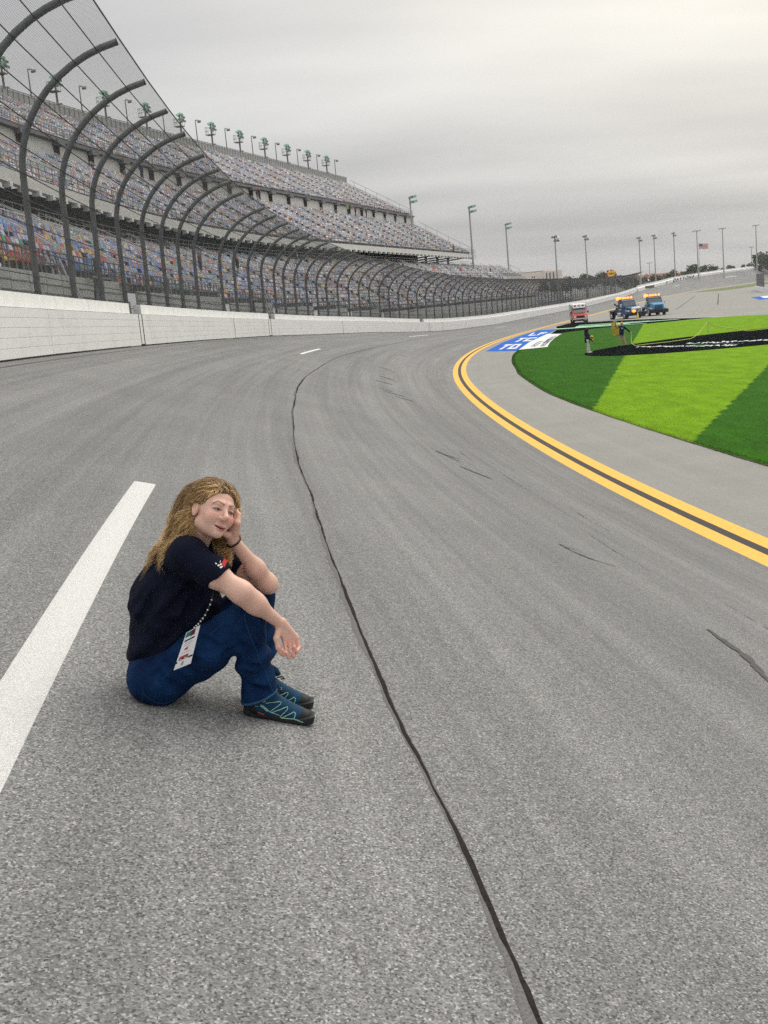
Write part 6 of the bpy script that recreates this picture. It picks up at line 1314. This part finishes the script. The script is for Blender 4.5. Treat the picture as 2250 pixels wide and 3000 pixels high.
# ---------------------------------------------------------------- hair
M_HAIR = mat('blonde hair', (.4, .27, .12), .55, spec=.35, attr='col')
hc, hr_ = A3((0, -.016, .046)), A3((.0795, .0985, .0885))
def scalp_ok(p): return (p[:, 1] < .042+(p[:, 2]-.03)*.62) & (p[:, 2] > -.075) & ~((p[:, 2] < .012) & (p[:, 1] > -.028))
def hairstrands(n, seed, length, wsel=None, npt=28, rad0=.0016, curl=1.0):
    r = np.random.RandomState(seed); d = r.randn(n*6, 3); d /= np.linalg.norm(d, axis=1)[:, None]; p = hc+d*hr_*.94; ok = scalp_ok(p)
    if wsel is not None: ok &= wsel(p)
    p = p[ok][:n]; d = d[ok][:n]; n = len(p)
    pw = CH+(p*HS)@RH.T; dn = (d/hr_); dn /= np.linalg.norm(dn, axis=1)[:, None]; dn = dn@RH.T
    back = np.tile(RH@A3((0, -1, .1)), (n, 1)); sidew = np.sign(p[:, :1])*(RH@A3((1, 0, 0)))[None]
    # combed back from the forehead, parted to the sides lower down
    v = dn*.28+back*np.clip(.6+p[:, 1:2]*6, .3, 1.1)+sidew*.22; v -= dn*(v*dn).sum(1, keepdims=True)*.6; v /= np.linalg.norm(v, axis=1)[:, None]
    Ls = length*(.62+.5*r.rand(n)); st = (Ls/npt)[:, None]; X = [pw]; g_ = np.tile(A3((-.20, .02, -1.0)), (n, 1)); left = (p[:, 0] < -.02)[:, None]
    g_ = np.where(left, A3((-.06, .02, -1.0)), g_); nsd = 110; sd_ = r.choice(n, min(nsd, n), replace=False); nsd = len(sd_); clump = np.argmin(((p[:, None, :]-p[sd_][None])**2).sum(-1), 1); gd = sd_; cv = r.randn(nsd, 3)*.16; g_ = g_+cv[clump]*np.array([1, 1, .2])
    C = pw.copy()
    for k in range(npt):
        w_ = np.clip(k/4, 0, 1)*.42; v = v*(1-w_)+g_*w_+r.randn(n, 3)*.05; v /= np.linalg.norm(v, axis=1)[:, None]; C = C+v*st
        if k > 3: C = C+(C[gd][clump]-C)*.07
        # keep outside head, neck and shirt
        ql = ((C-CH)@RH/HS-hc)/hr_; kk = np.linalg.norm(ql, axis=1); ins_ = kk < 1.04; C[ins_] = CH+((ql[ins_]/kk[ins_][:, None]*1.045*hr_+hc)*HS)@RH.T
        qn = (C-CH)@RH/HS; rt_ = qn[:, 0] > -.015; zz = qn[:, 2]
        ylim = np.where(zz > .02, .040+(zz-.03)*.62, np.where(rt_, np.where(zz > -.035, -.034, np.where(zz > -.13, -.014, .03)), np.where(zz > -.1, .026, .06)))
        qn[:, 1] = np.minimum(qn[:, 1], ylim+.007*r.randn(n)); xl = np.where(zz > -.04, .094, .094+np.clip(-.04-zz, 0, .2)*.35); qn[:, 0] = np.clip(qn[:, 0], -xl*1.05, xl*1.05)
        C = CH+(qn*HS)@RH.T
        for fn, mar in ((shirt0, .006), (neckd, .006), (armL, .006)):
            dd = fn(C.astype(f32)); m = dd < mar
            if m.any():
                e = .004; Cm = C[m]; gr = np.stack([fn((Cm+np.eye(3)[i]*e).astype(f32))-fn((Cm-np.eye(3)[i]*e).astype(f32)) for i in range(3)], 1); gr /= np.linalg.norm(gr, axis=1)[:, None]+1e-9; C[m] = Cm+gr*(mar-dd[m])[:, None]
        ph = k*(length*.85/npt)/(.055+.03*(clump % 5)/5)*6.283+clump*1.7; amp = curl*np.clip((k-2)/9, 0, 1)*(.007+.006*(clump % 3)/2); s1 = np.cross(v, A3((.3, 1, .2))); s1 /= np.linalg.norm(s1, axis=1)[:, None]; s2 = np.cross(v, s1)
        X.append(C+(s1*np.cos(ph)[:, None]+s2*np.sin(ph)[:, None])*amp[:, None])
    X = np.stack(X, 1); T_ = np.gradient(X, axis=1); T_ /= np.linalg.norm(T_, axis=2, keepdims=True)+1e-9; u1 = np.cross(T_, A3((.2, .9, .4))); u1 /= np.linalg.norm(u1, axis=2, keepdims=True)+1e-9; u2 = np.cross(T_, u1)
    K = X.shape[1]; rr = rad0*np.interp(np.arange(K)/(K-1), [0, .1, .75, 1], [.8, 1, .9, .25])[None, :, None]*(.7+.6*r.rand(n))[:, None, None]
    V = np.stack([X+(u1*math.cos(a)+u2*math.sin(a))*rr for a in (0, 2.094, 4.189)], 2).reshape(-1, 3); idx = np.arange(n*K*3).reshape(n, K, 3)
    F = np.stack([idx[:, :-1, :], idx[:, :-1, [1, 2, 0]], idx[:, 1:, [1, 2, 0]], idx[:, 1:, :]], -1)
    tone = (.5+.85*r.rand(nsd))[clump]*(.8+.4*r.rand(n)); f_ = np.linspace(0, 1, K-1); c0 = A3((.19, .108, .046)); c1 = A3((.80, .55, .28)); cc = (c0[None]+(c1-c0)[None]*np.clip(f_*2.2, 0, 1)[:, None])[None]*tone[:, None, None]
    cc = np.repeat(np.repeat(cc[:, :, None, :], 3, 2).reshape(-1, 3), 1, 0)
    return V, F.reshape(-1, 4), cc
HV, HF, HC, ho = [], [], [], 0
for V_, F_, C_ in (hairstrands(4200, 5, .41, None, 20, rad0=.00085), hairstrands(1500, 8, .34, lambda p: p[:, 0] > .03, 20, rad0=.00085), hairstrands(1200, 9, .34, lambda p: p[:, 0] < -.03, 20, rad0=.0008, curl=1.9), hairstrands(700, 12, .2, None, 16, rad0=.0005, curl=2.4), hairstrands(700, 14, .1, lambda p: p[:, 2] > .06, 12, rad0=.0012, curl=.7)):
    HV.append(V_); HF.append(F_+ho); HC.append(C_); ho += len(V_)
link('hair', npmesh('hair', np.concatenate(HV), np.concatenate(HF), M_HAIR, np.concatenate(HC), True), woman)
def hcap(P):
    q = ((P-CH.astype(f32))@RH.astype(f32))/HS; d = el(q, hc, hr_*1.0)+.0025*np.sin(q[..., 0]*260+q[..., 1]*60); face = np.maximum(q[..., 1]-(.038+(q[..., 2]-.03)*.62), -.03)
    low = -.07-q[..., 2]; ear = np.minimum(.018-q[..., 2], q[..., 1]+.03); return np.maximum(np.maximum(d, face), np.maximum(low, ear))
VF = nets(hcap, CH-A3((.16, .16, .16)), CH+A3((.16, .16, .17)), .003); hcp = link('hair_base', npmesh('hair_base', VF[0], VF[1], M_HAIR, np.tile(A3((.15, .09, .036)), (len(VF[1]), 1)), True), woman)
# ================================================================== badge on its lanyard
bd = empty('credential_badge', tuple(WO+A3((.09, -.23, .18))), 0, 'white credential badge hanging by its lanyard at the woman\'s hip', 'badge')
BL, BR, TR, TL = [A3(k)-A3((.09, -.23, .18)) for k in ((.092, -.252, .188), (.162, -.252, .21), (.213, -.225, .354), (.155, -.225, .328))]
nb_ = np.cross(BR-BL, TL-BL); nb_ /= np.linalg.norm(nb_); nb_ = nb_ if nb_[1] < 0 else -nb_
def bq(u, v, h): return tuple((BL*(1-u)+BR*u)*(1-v)+(TL*(1-u)+TR*u)*v+nb_*h)
def brect(u0, u1, v0, v1, m, name, h=.0012): MB().add([bq(u0, v0, h), bq(u1, v0, h), bq(u1, v1, h), bq(u0, v1, h)], [(0, 1, 2, 3)]).build(name, m, bd)
mb = MB(); mb.add([bq(u, v, h) for h in (-.0015, .0006) for u, v in ((0, 0), (1, 0), (1, 1), (0, 1))], [(0, 1, 2, 3), (4, 5, 6, 7), (0, 1, 5, 4), (1, 2, 6, 5), (2, 3, 7, 6), (3, 0, 4, 7)]); mb.build('card', mat('badge card', (.68, .68, .7), .4), bd)
M_BRED = mat('badge red', (.42, .03, .04), .5); M_BGREY = mat('badge grey print', (.3, .29, .31), .6); M_BTEAL = mat('badge teal print', (.02, .14, .12), .5); M_BMAR = mat('badge maroon print', (.1, .01, .03), .5)
brect(.06, .6, .84, .98, M_BTEAL, 'photo_print'); brect(.42, .72, .82, .97, M_BMAR, 'photo_print', .0017); brect(.1, .78, .72, .765, M_INK, 'text_bar'); brect(.2, .7, .655, .672, M_BGREY, 'text_line'); brect(.2, .65, .605, .618, M_BGREY, 'text_line'); brect(.3, .52, .47, .53, M_BRED, 'logo_print'); brect(.36, .6, .54, .555, M_BGREY, 'text_line'); brect(.15, .7, .4, .412, M_BGREY, 'text_line')
brect(.12, .68, .265, .33, M_BRED, 'red_bar'); brect(.12, .68, .222, .264, M_INK, 'black_bar'); brect(.2, .3, .235, .252, M_PATCH, 'bar_text', .0018); brect(.45, .62, .235, .252, M_PATCH, 'bar_text', .0018); brect(.72, .98, .2, .25, M_INK, 'corner_mark'); brect(.0, .08, .16, .22, M_INK, 'corner_mark'); brect(.36, .5, .06, .17, M_BGREY, 'crest')
la = [A3(k)-A3((.09, -.23, .18)) for k in ((.185, -.226, .343), (.207, -.222, .36), (.232, -.212, .385), (.262, -.195, .435), (.27, -.17, .47))]
mb = MB(); mb.tube([tuple(p) for p in la], .0035, 5); lan = mb.build('lanyard', M_BLKP, bd)
mb = MB()
for f in np.linspace(.05, .8, 9): i = f*(len(la)-1); a = int(i); p = la[a]*(1-(i-a))+la[min(a+1, 4)]*(i-a); mb.box(tuple(p+A3((0, -.003, 0))), (.005, .003, .006))
mb.build('lanyard_print', M_FW, lan)
# ================================================================== thin overcast haze
hz_m = bpy.data.materials.new('haze air'); hz_m.use_nodes = True; _t = hz_m.node_tree; _t.nodes.clear(); _o = N(_t, 'ShaderNodeOutputMaterial'); _v = N(_t, 'ShaderNodeVolumePrincipled'); _v.inputs['Color'].default_value = (.93, .94, .96, 1); _v.inputs['Density'].default_value = .00014; _v.inputs['Anisotropy'].default_value = .2; L(_t, _v.outputs[0], _o.inputs['Volume'])
hz = MB().bx(-1550, 1750, -1350, 1950, -2.4, 40).build('haze', hz_m); tag(hz, kind='stuff')
